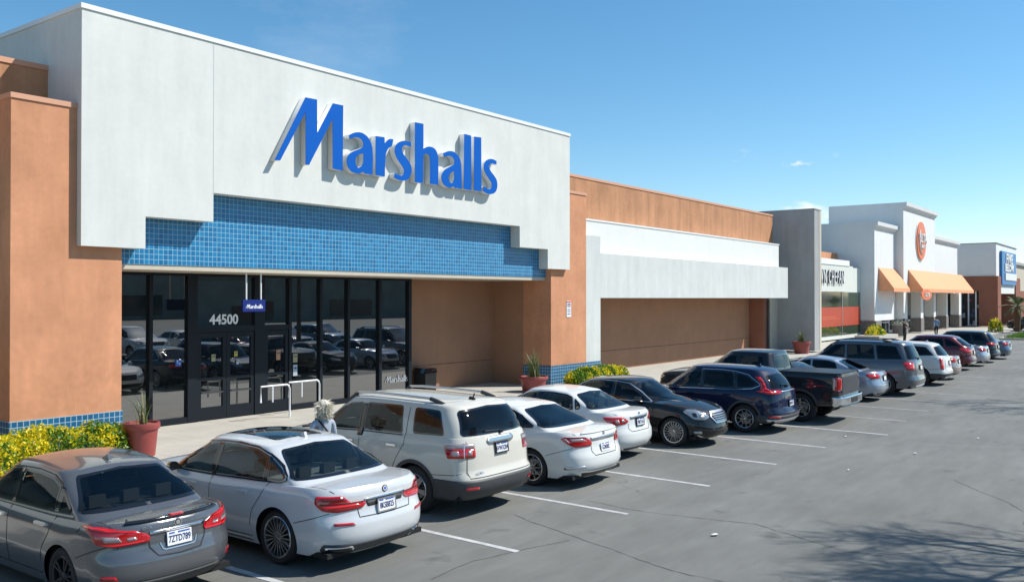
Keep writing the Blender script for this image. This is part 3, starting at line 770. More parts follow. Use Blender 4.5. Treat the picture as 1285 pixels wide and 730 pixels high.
bpart('shop_display', M_GOODS, fb, 118.3, 118.4, 19.21, 24.5, .15, 4.29)
for y in (19.5, 20.3, 21.1, 21.9): bpart('window_bar', M_WPOST, fb, 118.1, 118.25, y, y + .14, .15, 4.29)
bs2 = empty('discount_sign', (126, 17.1, 7.1), 0, 'tall blue sign with white FIVE BELOW lettering on the far grey shop', 'sign')
bm = bmesh.new(); box(bm, -5.6, 5.6, 0, .25, -2.0, 2.0); finish('sign_board', bm, mat("sign_blue", (.02, .17, .42), .4), bs2)
bm = bmesh.new(); box(bm, -3.6, 5.3, -.1, -.02, -1.45, -.6); finish('sign_subpanel', bm, M_WHITE, bs2)
link_mesh('sign_lettering', text_mesh("FIVE", 1.7, .05, .05, 1.7), [M_WHITE], bs2, (-.3, -.05, 1.1)); link_mesh('sign_lettering', text_mesh("BELOW", 1.25, .05, .05, 1.6), [M_WHITE], bs2, (-.3, -.05, .02))
far = empty('far_building', (150, 20, 0), 0, 'low tan building beyond the blue-sign shop', 'building')
bpart('wall', M_BEIGE, far, 137, 175, 19.0, 40, 4.5, 8.2)
bpart('wall_lower', M_RBRICK, far, 137, 175, 19.01, 40, .0, 4.5)
bpart('roof_edge', M_GREYW, far, 136.8, 175.2, 18.7, 40, 8.2, 8.6)

# power lines above the far roofs, on poles behind the shops
pole_x = (112, 190)
for i, x in enumerate(pole_x):
    p = empty('utility_pole', (x, 62 + i * 6, 0), 0, ('wooden utility pole behind the white shop' if i == 0 else 'wooden utility pole far beyond the row of shops'), 'utility pole')
    bm = bmesh.new(); tube(bm, [(0, 0, 0), (0, 0, 12.2)], [.16, .11]); finish('pole', bm, M_BARK, p, smooth=50)
    bm = bmesh.new(); box(bm, -.06, .06, -1.1, 1.1, 11.4, 11.55); finish('crossarm', bm, M_BARK, p)
for dz, lb in ((11.6, 'upper of the two wires crossing the sky at right'), (10.7, 'lower of the two wires crossing the sky at right')):
    bm = bmesh.new(); a = Vector((112, 62, dz)); b_ = Vector((190, 68, dz)); pts = [a + (b_ - a) * (k / 12) - Vector((0, 0, 1.0 * math.sin(PI * k / 12))) for k in range(13)]
    tube(bm, pts, .035, 5); tag(finish('power_line', bm, M_GREYW), lb, 'wire', 'wires above the far roofs')

# ---------------------------------------------------------------- plants
def hedge(name, x0, x1, y0, y1, h, n, seed, label, dome=False, size=.055):
    root = empty(name, ((x0 + x1) / 2, (y0 + y1) / 2, .05), 0, label, 'hedge')
    rnd = random.Random(seed); bm = bmesh.new(); hx, hy = (x1 - x0) / 2, (y1 - y0) / 2
    cl = [(rnd.uniform(-hx, hx), rnd.uniform(-hy, hy), rnd.uniform(.22, .5), rnd.random() < .66) for _ in range(max(6, int(hx * hy * 30)))]
    k = 0
    while k < n:
        x, y, z = rnd.uniform(-hx, hx), rnd.uniform(-hy, hy), rnd.uniform(0, h * 1.1)
        top = h * (1 + .10 * math.sin(x * 5.1 + seed) + .07 * math.sin(x * 11 + y * 6) + .06 * math.sin(x * 23 + 2 * y))
        ex = max(abs(x) / hx, 0); ey = abs(y) / hy; ez = z / top
        rr = (ex ** 5 if not dome else ex ** 2) + (ey ** 4 if not dome else ey ** 2) + ez ** (4 if not dome else 2.4)
        if rr > 1 or rr < (.42 if rnd.random() < .9 else 0): continue
        near = min(cl, key=lambda c: math.hypot(c[0] - x, c[1] - y) / c[2])
        yel = near[3] and math.hypot(near[0] - x, near[1] - y) < near[2] * 1.25
        u = rnd.random()
        if yel and (z > h * .35 or u < .4) : mi = 2 if u < .62 else (3 if u < .85 else 0)
        else: mi = 0 if u < .55 else (1 if u < .85 else 3)
        leaf(bm, Vector((x, y, z)), size, rnd, mi); k += 1
    finish('foliage', bm, [M_LEAFG, M_LEAFD, M_LEAFY, M_LEAFL], root, normals=False)
    return root
hedge('flowering_hedge', 2.5, 10.95, 17.75, 19.4, .72, 30000, 3, 'clipped green and yellow hedge before the left terracotta pilaster', size=.075)
hedge('flowering_hedge', 28.5, 32.3, 17.95, 19.15, .66, 8000, 5, 'low yellow green hedge at the right pilaster behind the parked cars', size=.09)
hedge('round_shrub', 75.3, 78.6, 19.4, 21.0, 1.15, 1500, 8, 'round yellow shrub in the white planter before the red window poster', True, .17)
hedge('round_shrub', 101.0, 102.8, 14.4, 15.8, 1.3, 900, 9, 'round lime green shrub beside the far brick corner', True, .2)
bpl = empty('planter_box', (77.5, 20.2, .15), 0, 'low white planter kerb under the yellow shrub', 'planter')
bm = bmesh.new(); box(bm, -3.3, 2.6, -1.0, .9, 0, .28); finish('planter_wall', bm, M_CONC, bpl, bevel=.03)

def pot(x, y, r0, h, label, blades, bh, seed, square=False):
    p = empty('plant_pot', (x, y, .05), 0, label, 'pot', 'red pots along the shop fronts')
    bm = bmesh.new()
    lathe(bm, [(.001, .0), (r0 * .74, 0), (r0 * .9, h * .80), (r0 * .99, h * .81), (r0 * 1.02, h * .85), (r0 * 1.02, h * .97), (r0, h), (r0 * .9, h), (r0 * .87, h * .93), (.001, h * .93)], 40)
    for f in bm.faces:
        if f.calc_center_median().z > h * .9 and f.calc_center_median().xy.length < r0 * .8: f.material_index = 1
    finish('pot', bm, [M_POT, M_SOIL], p, smooth=35)
    g = bmesh.new(); rnd = random.Random(seed)
    for i in range(blades):
        a = rnd.uniform(0, 2 * PI); l = bh * rnd.uniform(.5, 1.1); sp = rnd.uniform(.1, .55) * l; w = rnd.uniform(.006, .013) * (1 + r0)
        b0 = Vector((rnd.gauss(0, r0 * .16), rnd.gauss(0, r0 * .16), h * .9)); d = Vector((math.cos(a), math.sin(a), 0)); s = Vector((-d.y, d.x, 0))
        prev = None
        for k in range(6):
            t = k / 5; c = b0 + d * sp * t ** 1.8 + Vector((0, 0, l * (t - .25 * t ** 3 * (sp / l) * 2))); ww = w * (1 - t) + .001
            cur = (g.verts.new(c - s * ww), g.verts.new(c + s * ww))
            if prev:
                f = g.faces.new((prev[0], prev[1], cur[1], cur[0])); f.material_index = 0 if i % 5 else 1
            prev = cur
    finish('grass_blades', g, [M_BLADE, M_STRAW], p, normals=False)
    return p
pot(10.66, 18.0, .365, .72, 'round red pot with thin dry grass at the end of the hedge', 34, .85, 2)
pot(26.5, 18.9, .53, .56, 'wide red pot with tall upright grass left of the right pilaster', 130, 1.15, 4)
pot(54.6, 18.7, .55, .74, 'red pot with a spiky plant before the grey blade wall', 90, .9, 6)

def limb(bm, p, d, l, r, depth, rnd, spread=.5):
    """one branch that keeps forking into twigs"""
    pts = [p]; q = p.copy(); dd = d.copy(); n = 4
    for k in range(n):
        dd = (dd + Vector((rnd.gauss(0, .13), rnd.gauss(0, .13), rnd.gauss(.02, .10)))).normalized()
        q = q + dd * l / n; pts.append(q.copy())
    tube(bm, pts, [r * (1 - .42 * k / n) for k in range(n + 1)], 6 if depth > 2 else 4, caps=False)
    if depth == 0: return
    kids = 3 if depth > 2 else 4
    for k in range(kids):
        i = n if k == 0 else rnd.randint(2, n)
        nd = (dd + Vector((rnd.gauss(0, spread), rnd.gauss(0, spread), rnd.gauss(.08, spread * .6)))).normalized()
        limb(bm, pts[i].copy(), nd, l * rnd.uniform(.62, .85), r * .55, depth - 1, rnd, spread)

def bare_tree(x, y, h, seed, label, depth=5, leaves=0, lf=.22, rb=.06, base=.27):
    t = empty('bare_tree', (x, y, 0), 0, label, 'tree', 'leafless trees of the parking lot')
    rnd = random.Random(seed); bm = bmesh.new()
    tube(bm, [(0, 0, 0), (.03, .02, h * .16), (.0, .06, h * (base + .07))], [.18, .14, .115], 10); finish('trunk', bm, M_BARK, t, smooth=60)
    bm = bmesh.new()
    for k in range(5):
        a = 2 * PI * k / 5 + rnd.uniform(-.4, .4)
        limb(bm, Vector((0, .06, h * rnd.uniform(base, base + .07))), Vector((math.cos(a), math.sin(a), rnd.uniform(.6, 1.2))).normalized(), h * lf, rb, depth, rnd)
    finish('crown', bm, M_BARK, t)
    if leaves:
        bm = bmesh.new()
        for k in range(leaves): leaf(bm, Vector((rnd.gauss(0, h * .2), rnd.gauss(0, h * .2), h * .68 + rnd.gauss(0, h * .13))), .1, rnd, 0)
        finish('young_leaves', bm, [M_LEAFL], t, normals=False)
    return t
bare_tree(17.2, -3.0, 10.0, 11, 'leafless tree just outside the view whose shade falls on the aisle', depth=6, lf=.135, rb=.085, base=.48)
bare_tree(15.4, -3.5, 9.6, 17, 'leafless tree added next to the first one to widen the shade on the near aisle', depth=6, lf=.135, rb=.08, base=.48)  # extra unseen tree, added to carry the cast shade further left
bare_tree(37.6, -1.3, 11.0, 21, 'leafless tree farther along the aisle beside the parking rows', lf=.13, rb=.06, base=.5)
bare_tree(8.5, -5.5, 7.0, 31, 'leafless tree behind the viewpoint near the second parking row', lf=.2)

# invented row of shops behind the viewpoint, added to darken the store glass reflections
ob = empty('added_opposite_row', (40, -75, 0), 0, 'invented long low olive grey shop row across the parking lot, added to be mirrored in the store glass', 'building')
bpart('wall', mat("olive_wall", (.24, .26, .23), .9, noise=(.3, .3)), ob, -80, 160, -82, -75, 0, 7.4)
bpart('parapet', mat("olive_parapet", (.20, .19, .16), .9, noise=(.3, .2)), ob, -80, 160, -82.2, -74.8, 7.4, 8.3)
for i in range(10): bpart('shop_window', M_SHOP2, ob, -70 + i * 22, -60 + i * 22, -74.99, -74.9, .5, 3.4)

def palm(x, y, h, label):
    t = empty('palm_tree', (x, y, .1), 0, label, 'palm tree'); rnd = random.Random(5)
    bm = bmesh.new(); lathe(bm, [(.24, 0), (.28, h * .3), (.34, h * .6), (.30, h)], 12); finish('trunk', bm, mat("palm_trunk", (.13, .075, .04), .95, noise=(12, .4), bump=(16, .8, .03)), t, smooth=60)
    bm = bmesh.new()
    for i in range(46):
        a = rnd.uniform(0, 2 * PI); el = rnd.uniform(-.5, 1.2); l = rnd.uniform(1.3, 1.9)
        d = Vector((math.cos(a) * math.cos(el), math.sin(a) * math.cos(el), math.sin(el))); s = d.cross(Vector((0, 0, 1))).normalized()
        for k in range(12):
            t0 = .35 + .65 * k / 11; c = Vector((0, 0, h)) + d * l * t0 - Vector((0, 0, .55 * t0 ** 2 * l * .6))
            for sg in (1, -1):
                tip = c + (s * sg * .55 + d * .5).normalized() * .42 * (1.15 - t0 * .6) - Vector((0, 0, .10))
                w = d * .035
                f = bm.faces.new((bm.verts.new(c - w), bm.verts.new(c + w), bm.verts.new(tip))); f.material_index = 0 if i % 5 else 1
        tube(bm, [Vector((0, 0, h)) + d * l * k / 5 - Vector((0, 0, .33 * (k / 5) ** 2 * l)) for k in range(6)], [.02, .018, .015, .012, .01, .006], 4, caps=False)
    finish('crown', bm, [M_PALM, M_STRAW], t, normals=False)
palm(101.5, 13.1, 2.5, 'short palm tree with a full green crown at the far end of the row')

# grass on the island
bm = bmesh.new(); rnd = random.Random(12)
for i in range(7000):
    p = Vector((rnd.uniform(84.3, 103.7), rnd.uniform(7.5, 11.9), .13)); a = rnd.uniform(0, PI); h = rnd.uniform(.12, .32); w = .03
    s = Vector((math.cos(a), math.sin(a), 0)) * w
    f = bm.faces.new((bm.verts.new(p - s), bm.verts.new(p + s), bm.verts.new(p + Vector((rnd.gauss(0, .05), rnd.gauss(0, .05), h))))); f.material_index = rnd.randint(0, 1)
tag(finish('grass', bm, [M_LEAFG, mat("grass_light", (.10, .19, .03), .6)], normals=False), kind='stuff')

# bits of litter on the asphalt
M_PAPER = mat("paper_scrap", (.75, .75, .73), .8)
for i, (x, y, s, lb) in enumerate(((12.17, 5.45, .07, 'white paper scrap in the aisle nearest the long cracks'), (22.74, 6.69, .06, 'white scrap beside the stall line behind the pickup'), (21.2, 4.74, .05, 'small white scrap far out in the aisle'), (18.35, 5.35, .04, 'tiny white scrap in the aisle behind the black sedan'), (24.4, 4.0, .05, 'white scrap farthest along the aisle'))):
    bm = bmesh.new(); rnd = random.Random(i)
    vs = [bm.verts.new((s * math.cos(a) * rnd.uniform(.6, 1.2), s * .7 * math.sin(a) * rnd.uniform(.6, 1.2), rnd.uniform(.006, .03))) for a in [2 * PI * k / 7 for k in range(7)]]
    c = bm.verts.new((0, 0, .035))
    for k in range(7): bm.faces.new((vs[k - 1], vs[k], c))
    tag(finish('litter', bm, M_PAPER, None, (x, y, .004)), lb, 'litter')

# ---------------------------------------------------------------- car builder
class Cur:
    """monotone cubic through points"""
    def __init__(s, pts):
        s.x = [p[0] for p in pts]; s.y = [p[1] for p in pts]; n = len(pts)
        d = [(s.y[i + 1] - s.y[i]) / (s.x[i + 1] - s.x[i]) for i in range(n - 1)]
        m = [d[0]] + [0 if d[i - 1] * d[i] <= 0 else 2 * d[i - 1] * d[i] / (d[i - 1] + d[i]) for i in range(1, n - 1)] + [d[-1]]
        s.m = m
    def __call__(s, x):
        if x <= s.x[0]: return s.y[0]
        if x >= s.x[-1]: return s.y[-1]
        i = 0
        while x > s.x[i + 1]: i += 1
        h = s.x[i + 1] - s.x[i]; t = (x - s.x[i]) / h
        return (s.y[i] * (1 + 2 * t) * (1 - t) ** 2 + h * s.m[i] * t * (1 - t) ** 2 + s.y[i + 1] * t * t * (3 - 2 * t) + h * s.m[i + 1] * t * t * (t - 1))

def corner_samples(n, nu=9, nt=9, ysplit=.78):
    """points (X from tangent end to tip, Y) of a superellipse quarter; X=1 at the tip where Y=0"""
    out = []
    for j in range(nu):
        y = ysplit * j / nu
        out.append(((1 - y ** n) ** (1 / n), y))
    th0 = math.asin(ysplit ** (n / 2))
    for j in range(nt + 1):
        th = th0 + (PI / 2 - th0) * j / nt
        out.append((max(math.cos(th), 0) ** (2 / n), math.sin(th) ** (2 / n)))
    return out

def outline(xr, xf, w, lr, lf, nr, nf, ns, taper):
    """half plan outline from rear centre round the left side to front centre"""
    pts = []
    for X, Y in corner_samples(nr):
        x = xr + lr * (1 - X); pts.append((x, Y))
    for i in range(1, ns):
        pts.append((xr + lr + (xf - lf - xr - lr) * i / ns, 1.0))
    for X, Y in reversed(corner_samples(nf)):
        pts.append((xf - lf * (1 - X), Y))
    return [(x, w * y * taper(x)) for x, y in pts]

def loft(bm, rails, crown=None, capn=6, bottom=False, mi=0):
    """rails: list of lists of (x,y,z) for the left half, low to high; mirrored and capped"""
    for s in (1, -1):
        grid = [[bm.verts.new((p[0], p[1] * s, p[2])) for p in r] for r in rails]
        if crown is not None:
            top = rails[-1]
            wmax = max(p[1] for p in top)
            for c in range(1, capn + 1):
                q = 1 - c / capn
                grid.append([bm.verts.new((p[0], p[1] * q * s, p[2] + crown(p[0]) * (1 - q * q) * (p[1] / wmax) ** 2)) for p in top])
        if bottom:
            grid.insert(0, [bm.verts.new((p[0], 0, p[2])) for p in rails[0]])
        for a, b in zip(grid, grid[1:]):
            for i in range(len(a) - 1):
                q = (a[i], b[i], b[i + 1], a[i + 1]) if s > 0 else (a[i], a[i + 1], b[i + 1], b[i])
                f = bm.faces.new(q); f.material_index = mi

def inside(poly, x, y):
    c = False; n = len(poly)
    for i in range(n):
        x0, y0 = poly[i]; x1, y1 = poly[i - 1]
        if (y0 > y) != (y1 > y) and x < (x1 - x0) * (y - y0) / (y1 - y0) + x0: c = not c
    return c

def nearest_on(poly, x, y):
    best = None
    for i in range(len(poly)):
        ax, ay = poly[i - 1]; bx, by = poly[i]
        dx, dy = bx - ax, by - ay; l = dx * dx + dy * dy
        t = 0 if l == 0 else max(0, min(1, ((x - ax) * dx + (y - ay) * dy) / l))
        px, py = ax + dx * t, ay + dy * t; d = (px - x) ** 2 + (py - y) ** 2
        if best is None or d < best[0]: best = (d, px, py)
    return best[1], best[2]

def rounded(poly, r, n=4):
    """round every corner; a point may carry its own radius as third value"""
    out = []; N = len(poly)
    for i in range(N):
        p = Vector(poly[i][:2]); a = Vector(poly[i - 1][:2]); b = Vector(poly[(i + 1) % N][:2])
        rr = poly[i][2] if len(poly[i]) > 2 else r
        da, db = (a - p), (b - p)
        rr = min(rr, da.length * .48, db.length * .48)
        if rr < 1e-4: out.append((p.x, p.y)); continue
        p0 = p + da.normalized() * rr; p1 = p + db.normalized() * rr
        for k in range(n + 1):
            t = k / n
            q = p0 * (1 - t) ** 2 + p * 2 * t * (1 - t) + p1 * t * t
            out.append((q.x, q.y))
    return out

def area2(poly):
    return sum(poly[i - 1][0] * poly[i][1] - poly[i][0] * poly[i - 1][1] for i in range(len(poly)))

def offset_poly(poly, d):
    """move the outline inwards by d"""
    if area2(poly) < 0: poly = poly[::-1]
    out = []; N = len(poly)
    for i in range(N):
        p = Vector(poly[i]); a = Vector(poly[i - 1]); b = Vector(poly[(i + 1) % N])
        e0 = (p - a); e1 = (b - p)
        if e0.length < 1e-6 or e1.length < 1e-6: out.append(poly[i]); continue
        e0.normalize(); e1.normalize()
        n0 = Vector((-e0.y, e0.x)); n1 = Vector((-e1.y, e1.x))
        m = (n0 + n1)
        if m.length < 1e-6: out.append(poly[i]); continue
        m.normalize(); k = d / max(.35, m.dot(n0))
        q = p + m * k; out.append((q.x, q.y))
    return out

def clip_cell(poly, x0, x1, y0, y1):
    for ax, lim, keep in ((0, x0, 1), (0, x1, -1), (1, y0, 1), (1, y1, -1)):
        out = []
        for i in range(len(poly)):
            a = poly[i - 1]; b = poly[i]
            ia = (a[ax] - lim) * keep >= -1e-9; ib = (b[ax] - lim) * keep >= -1e-9
            if ia != ib:
                t = (lim - a[ax]) / (b[ax] - a[ax])
                out.append((a[0] + (b[0] - a[0]) * t, a[1] + (b[1] - a[1]) * t))
            if ib: out.append(b)
        poly = out
        if len(poly) < 3: return []
    return poly

class Skin:
    """projector of 2D outlines on a car body: 'side' (x,z), 'rear'/'front' (y,z), 'top' (x,y), 'wrapr'/'wrapf' (arc length, z)"""
    def __init__(s, bm, L, ref):
        s.bvh = BVHTree.FromBMesh(bm); s.L = L
        # reference outline for the wraps
        def arc(pts):
            d = [0.0]
            for a, b in zip(pts, pts[1:]): d.append(d[-1] + math.hypot(b[0] - a[0], b[1] - a[1]))
            return pts, d
        s.rearc = arc(ref[:len(ref) // 2]); s.frontc = arc(ref[::-1][:len(ref) // 2])
    def wrap_pt(s, which, u):
        pts, d = which
        sg = 1 if u >= 0 else -1; u = abs(u)
        i = 0
        while i < len(d) - 2 and d[i + 1] < u: i += 1
        t = (u - d[i]) / (d[i + 1] - d[i])
        x = pts[i][0] + (pts[i + 1][0] - pts[i][0]) * t; y = pts[i][1] + (pts[i + 1][1] - pts[i][1]) * t
        i0 = max(i - 1, 0); i1 = min(i + 2, len(pts) - 1)
        tx, ty = pts[i1][0] - pts[i0][0], pts[i1][1] - pts[i0][1]
        if i0 == 0 and i < 2: tx, ty = tx * .1, ty
        l = math.hypot(tx, ty)
        nx, ny = (ty / l, -tx / l)
        if which is s.rearc: nx, ny = -abs(ty / l), abs(tx / l)
        else: nx, ny = abs(ty / l), abs(tx / l)
        return x, y * sg, nx, ny * sg
    def __call__(s, kind, a, b, sg=1):
        if kind == 'side': o, d = Vector((a, 3 * sg, b)), Vector((0, -sg, 0))
        elif kind == 'rear': o, d = Vector((-2, a * sg, b)), Vector((1, 0, 0))
        elif kind == 'front': o, d = Vector((s.L + 2, a * sg, b)), Vector((-1, 0, 0))
        elif kind == 'top': o, d = Vector((a, b * sg, 5)), Vector((0, 0, -1))
        else:
            x, y, nx, ny = s.wrap_pt(s.rearc if kind == 'wrapr' else s.frontc, a * sg)
            d = Vector((-nx, -ny, 0)); o = Vector((x, y, b)) - d * .8
        h, n, _, dist = s.bvh.ray_cast(o, d)
        if h is None or (kind in ('wrapr', 'wrapf') and dist > 2.0):
            h, n, _, _ = s.bvh.find_nearest(o + d * (.8 if kind.startswith('wrap') else 2.2))
        if n.dot(d) > 0: n = -n
        return h, n
    def patch(s, bm, poly, kind, off=.004, sg=1, cell=.05, mi=0, skirt=.02):
        xs = [p[0] for p in poly]; ys = [p[1] for p in poly]
        nx = max(1, math.ceil((max(xs) - min(xs)) / cell)); ny = max(1, math.ceil((max(ys) - min(ys)) / cell))
        cx = (max(xs) - min(xs)) / nx; cy = (max(ys) - min(ys)) / ny
        cache = {}; faces = []
        def V(p):
            k = (round(p[0], 5), round(p[1], 5))
            if k not in cache:
                h, n = s(kind, p[0], p[1], sg)
                cache[k] = (bm.verts.new(h + n * off), n)
            return cache[k][0]
        for i in range(nx):
            for j in range(ny):
                c = clip_cell(poly, min(xs) + i * cx, min(xs) + (i + 1) * cx, min(ys) + j * cy, min(ys) + (j + 1) * cy)
                if len(c) < 3 or abs(area2(c)) < 1e-7: continue
                vs = []
                for p in c:
                    v = V(p)
                    if v not in vs: vs.append(v)
                if len(vs) < 3: continue
                try: f = bm.faces.new(vs)
                except ValueError: continue
                f.material_index = mi; f.smooth = True; faces.append(f)
        # outward orientation
        nmap = {v: n for v, n in cache.values()}
        for f in faces:
            f.normal_update()
            if f.normal.dot(nmap[f.verts[0]]) < 0: f.normal_flip()
        if skirt:
            fs = set(faces)
            be = [e for f in faces for e in f.edges if sum(1 for g in e.link_faces if g in fs) == 1]
            low = {}
            for e in be:
                for v in e.verts:
                    if v not in low: low[v] = bm.verts.new(v.co - nmap[v] * skirt)
            for e in be:
                a, b = e.verts
                f = bm.faces.new((a, b, low[b], low[a])); f.material_index = mi
        return faces
    def line(s, bm, pts, kind, w=.012, off=.0025, sg=1, mi=0, step=.06, closed=False):
        """a thin band of width w along a polyline"""
        P = [Vector(p) for p in pts]
        if closed: P.append(P[0])
        D = [P[0]]
        for a, b in zip(P, P[1:]):
            n = max(1, math.ceil((b - a).length / step))
            D += [a + (b - a) * (k / n) for k in range(1, n + 1)]
        if closed: D.pop()
        N = len(D); q = []
        for i in range(N):
            if closed: a, b = D[i - 1], D[(i + 1) % N]
            else: a, b = D[max(i - 1, 0)], D[min(i + 1, N - 1)]
            t = (b - a); t = t / max(t.length, 1e-6); m = Vector((-t.y, t.x)) * (w / 2)
            row = []
            for c in (D[i] + m, D[i] - m):
                h, n = s(kind, c.x, c.y, sg); row.append(bm.verts.new(h + n * off))
            q.append(row)
        for i in range(N if closed else N - 1):
            a, b = q[i], q[(i + 1) % N]
            try: f = bm.faces.new((a[0], a[1], b[1], b[0]))
            except ValueError: continue
            f.material_index = mi; f.smooth = True

def sym(half):
    """mirror an outline given for y>=0 from top centre to bottom centre"""
    return half + [(-y, z, *r) for (y, z, *r) in half[::-1]]

WHEELS = {}
def wheel_meshes(key, r, w, rimr, spokes, style, rim_m, face_m=None):
    if key in WHEELS: return WHEELS[key]
    bm = bmesh.new(); sh = r - rimr
    prof = [(rimr, -w * .42), (rimr + .012, -w * .47), (r - sh * .35, -w * .5), (r - .02, -w * .46), (r, -w * .36), (r, w * .36), (r - .02, w * .46), (r - sh * .35, w * .5), (rimr + .012, w * .47), (rimr, w * .42)]
    lathe(bm, prof, 40, axis='y')
    bmesh.ops.recalc_face_normals(bm, faces=bm.faces[:])
    ty = bpy.data.meshes.new("tyre"); bm.to_mesh(ty); bm.free()
    ty.materials.append(M_TYRE)
    for p in ty.polygons: p.use_smooth = True
    ty.set_sharp_from_angle(angle=R(40))
    bm = bmesh.new()
    # outer face of the wheel is +y
    lathe(bm, [(rimr + .006, w * .44), (rimr - .004, w * .47), (rimr - .022, w * .44), (rimr - .03, w * .2), (rimr - .03, -w * .4)], 40, axis='y')
    lathe(bm, [(rimr - .03, -w * .1), (.001, -w * .1)], 24, axis='y', mi=1)          # dark back
    lathe(bm, [(rimr * .62, -w * .02), (rimr * .62, w * .03), (rimr * .2, w * .03)], 28, axis='y', mi=2)   # brake disc
    lathe(bm, [(.001, w * .42), (.03, w * .42), (.055, w * .38), (.07, w * .2)], 20, axis='y')
    R1 = rimr - .018
    def spoke(a, w0, w1, split=0.0, bow=.0, y0=.40, y1=.44, mi=0):
        c, sn = math.cos(a), math.sin(a)
        pts = []
        for rr, ww, yy in ((.045, w0, y0), (R1 * .5, (w0 + w1) / 2, (y0 + y1) / 2 + bow), (R1, w1, y1)):
            off = split * (rr / R1)
            for sd in (-1, 1):
                t = sd * ww / 2 + off
                for yv in (yy * w, yy * w - .035):
                    pts.append(bm.verts.new((rr * c - t * sn, yv, rr * sn + t * c)))
        for k in (0, 4):
            for q in ((0, 2, 6, 4), (1, 5, 7, 3), (0, 4, 5, 1), (2, 3, 7, 6)):
                f = bm.faces.new([pts[k + i] for i in q]); f.material_index = mi
    for i in range(spokes):
        a = 2 * PI * i / spokes + PI / 2
        if style == 'thin': spoke(a, .010, .016)
        elif style == 'multi': spoke(a, .02, .026)
        elif style == 'pair': spoke(a, .028, .022, split=.035); spoke(a, .028, .022, split=-.035)
        elif style == 'vee':
            spoke(a, .03, .02, split=.075); spoke(a, .03, .02, split=-.075)
        elif style == 'mesh':
            spoke(a, .018, .014, split=.09); spoke(a, .018, .014, split=-.09); spoke(a, .02, .02)
        else: spoke(a, .06, .085, bow=.02)
    bmesh.ops.recalc_face_normals(bm, faces=bm.faces[:])
    rm = bpy.data.meshes.new("rim"); bm.to_mesh(rm); bm.free()
    for m in (rim_m, M_DARK, M_SILVER): rm.materials.append(m)
    for p in rm.polygons: p.use_smooth = True
    rm.set_sharp_from_angle(angle=R(35))
    WHEELS[key] = (ty, rm)
    return WHEELS[key]

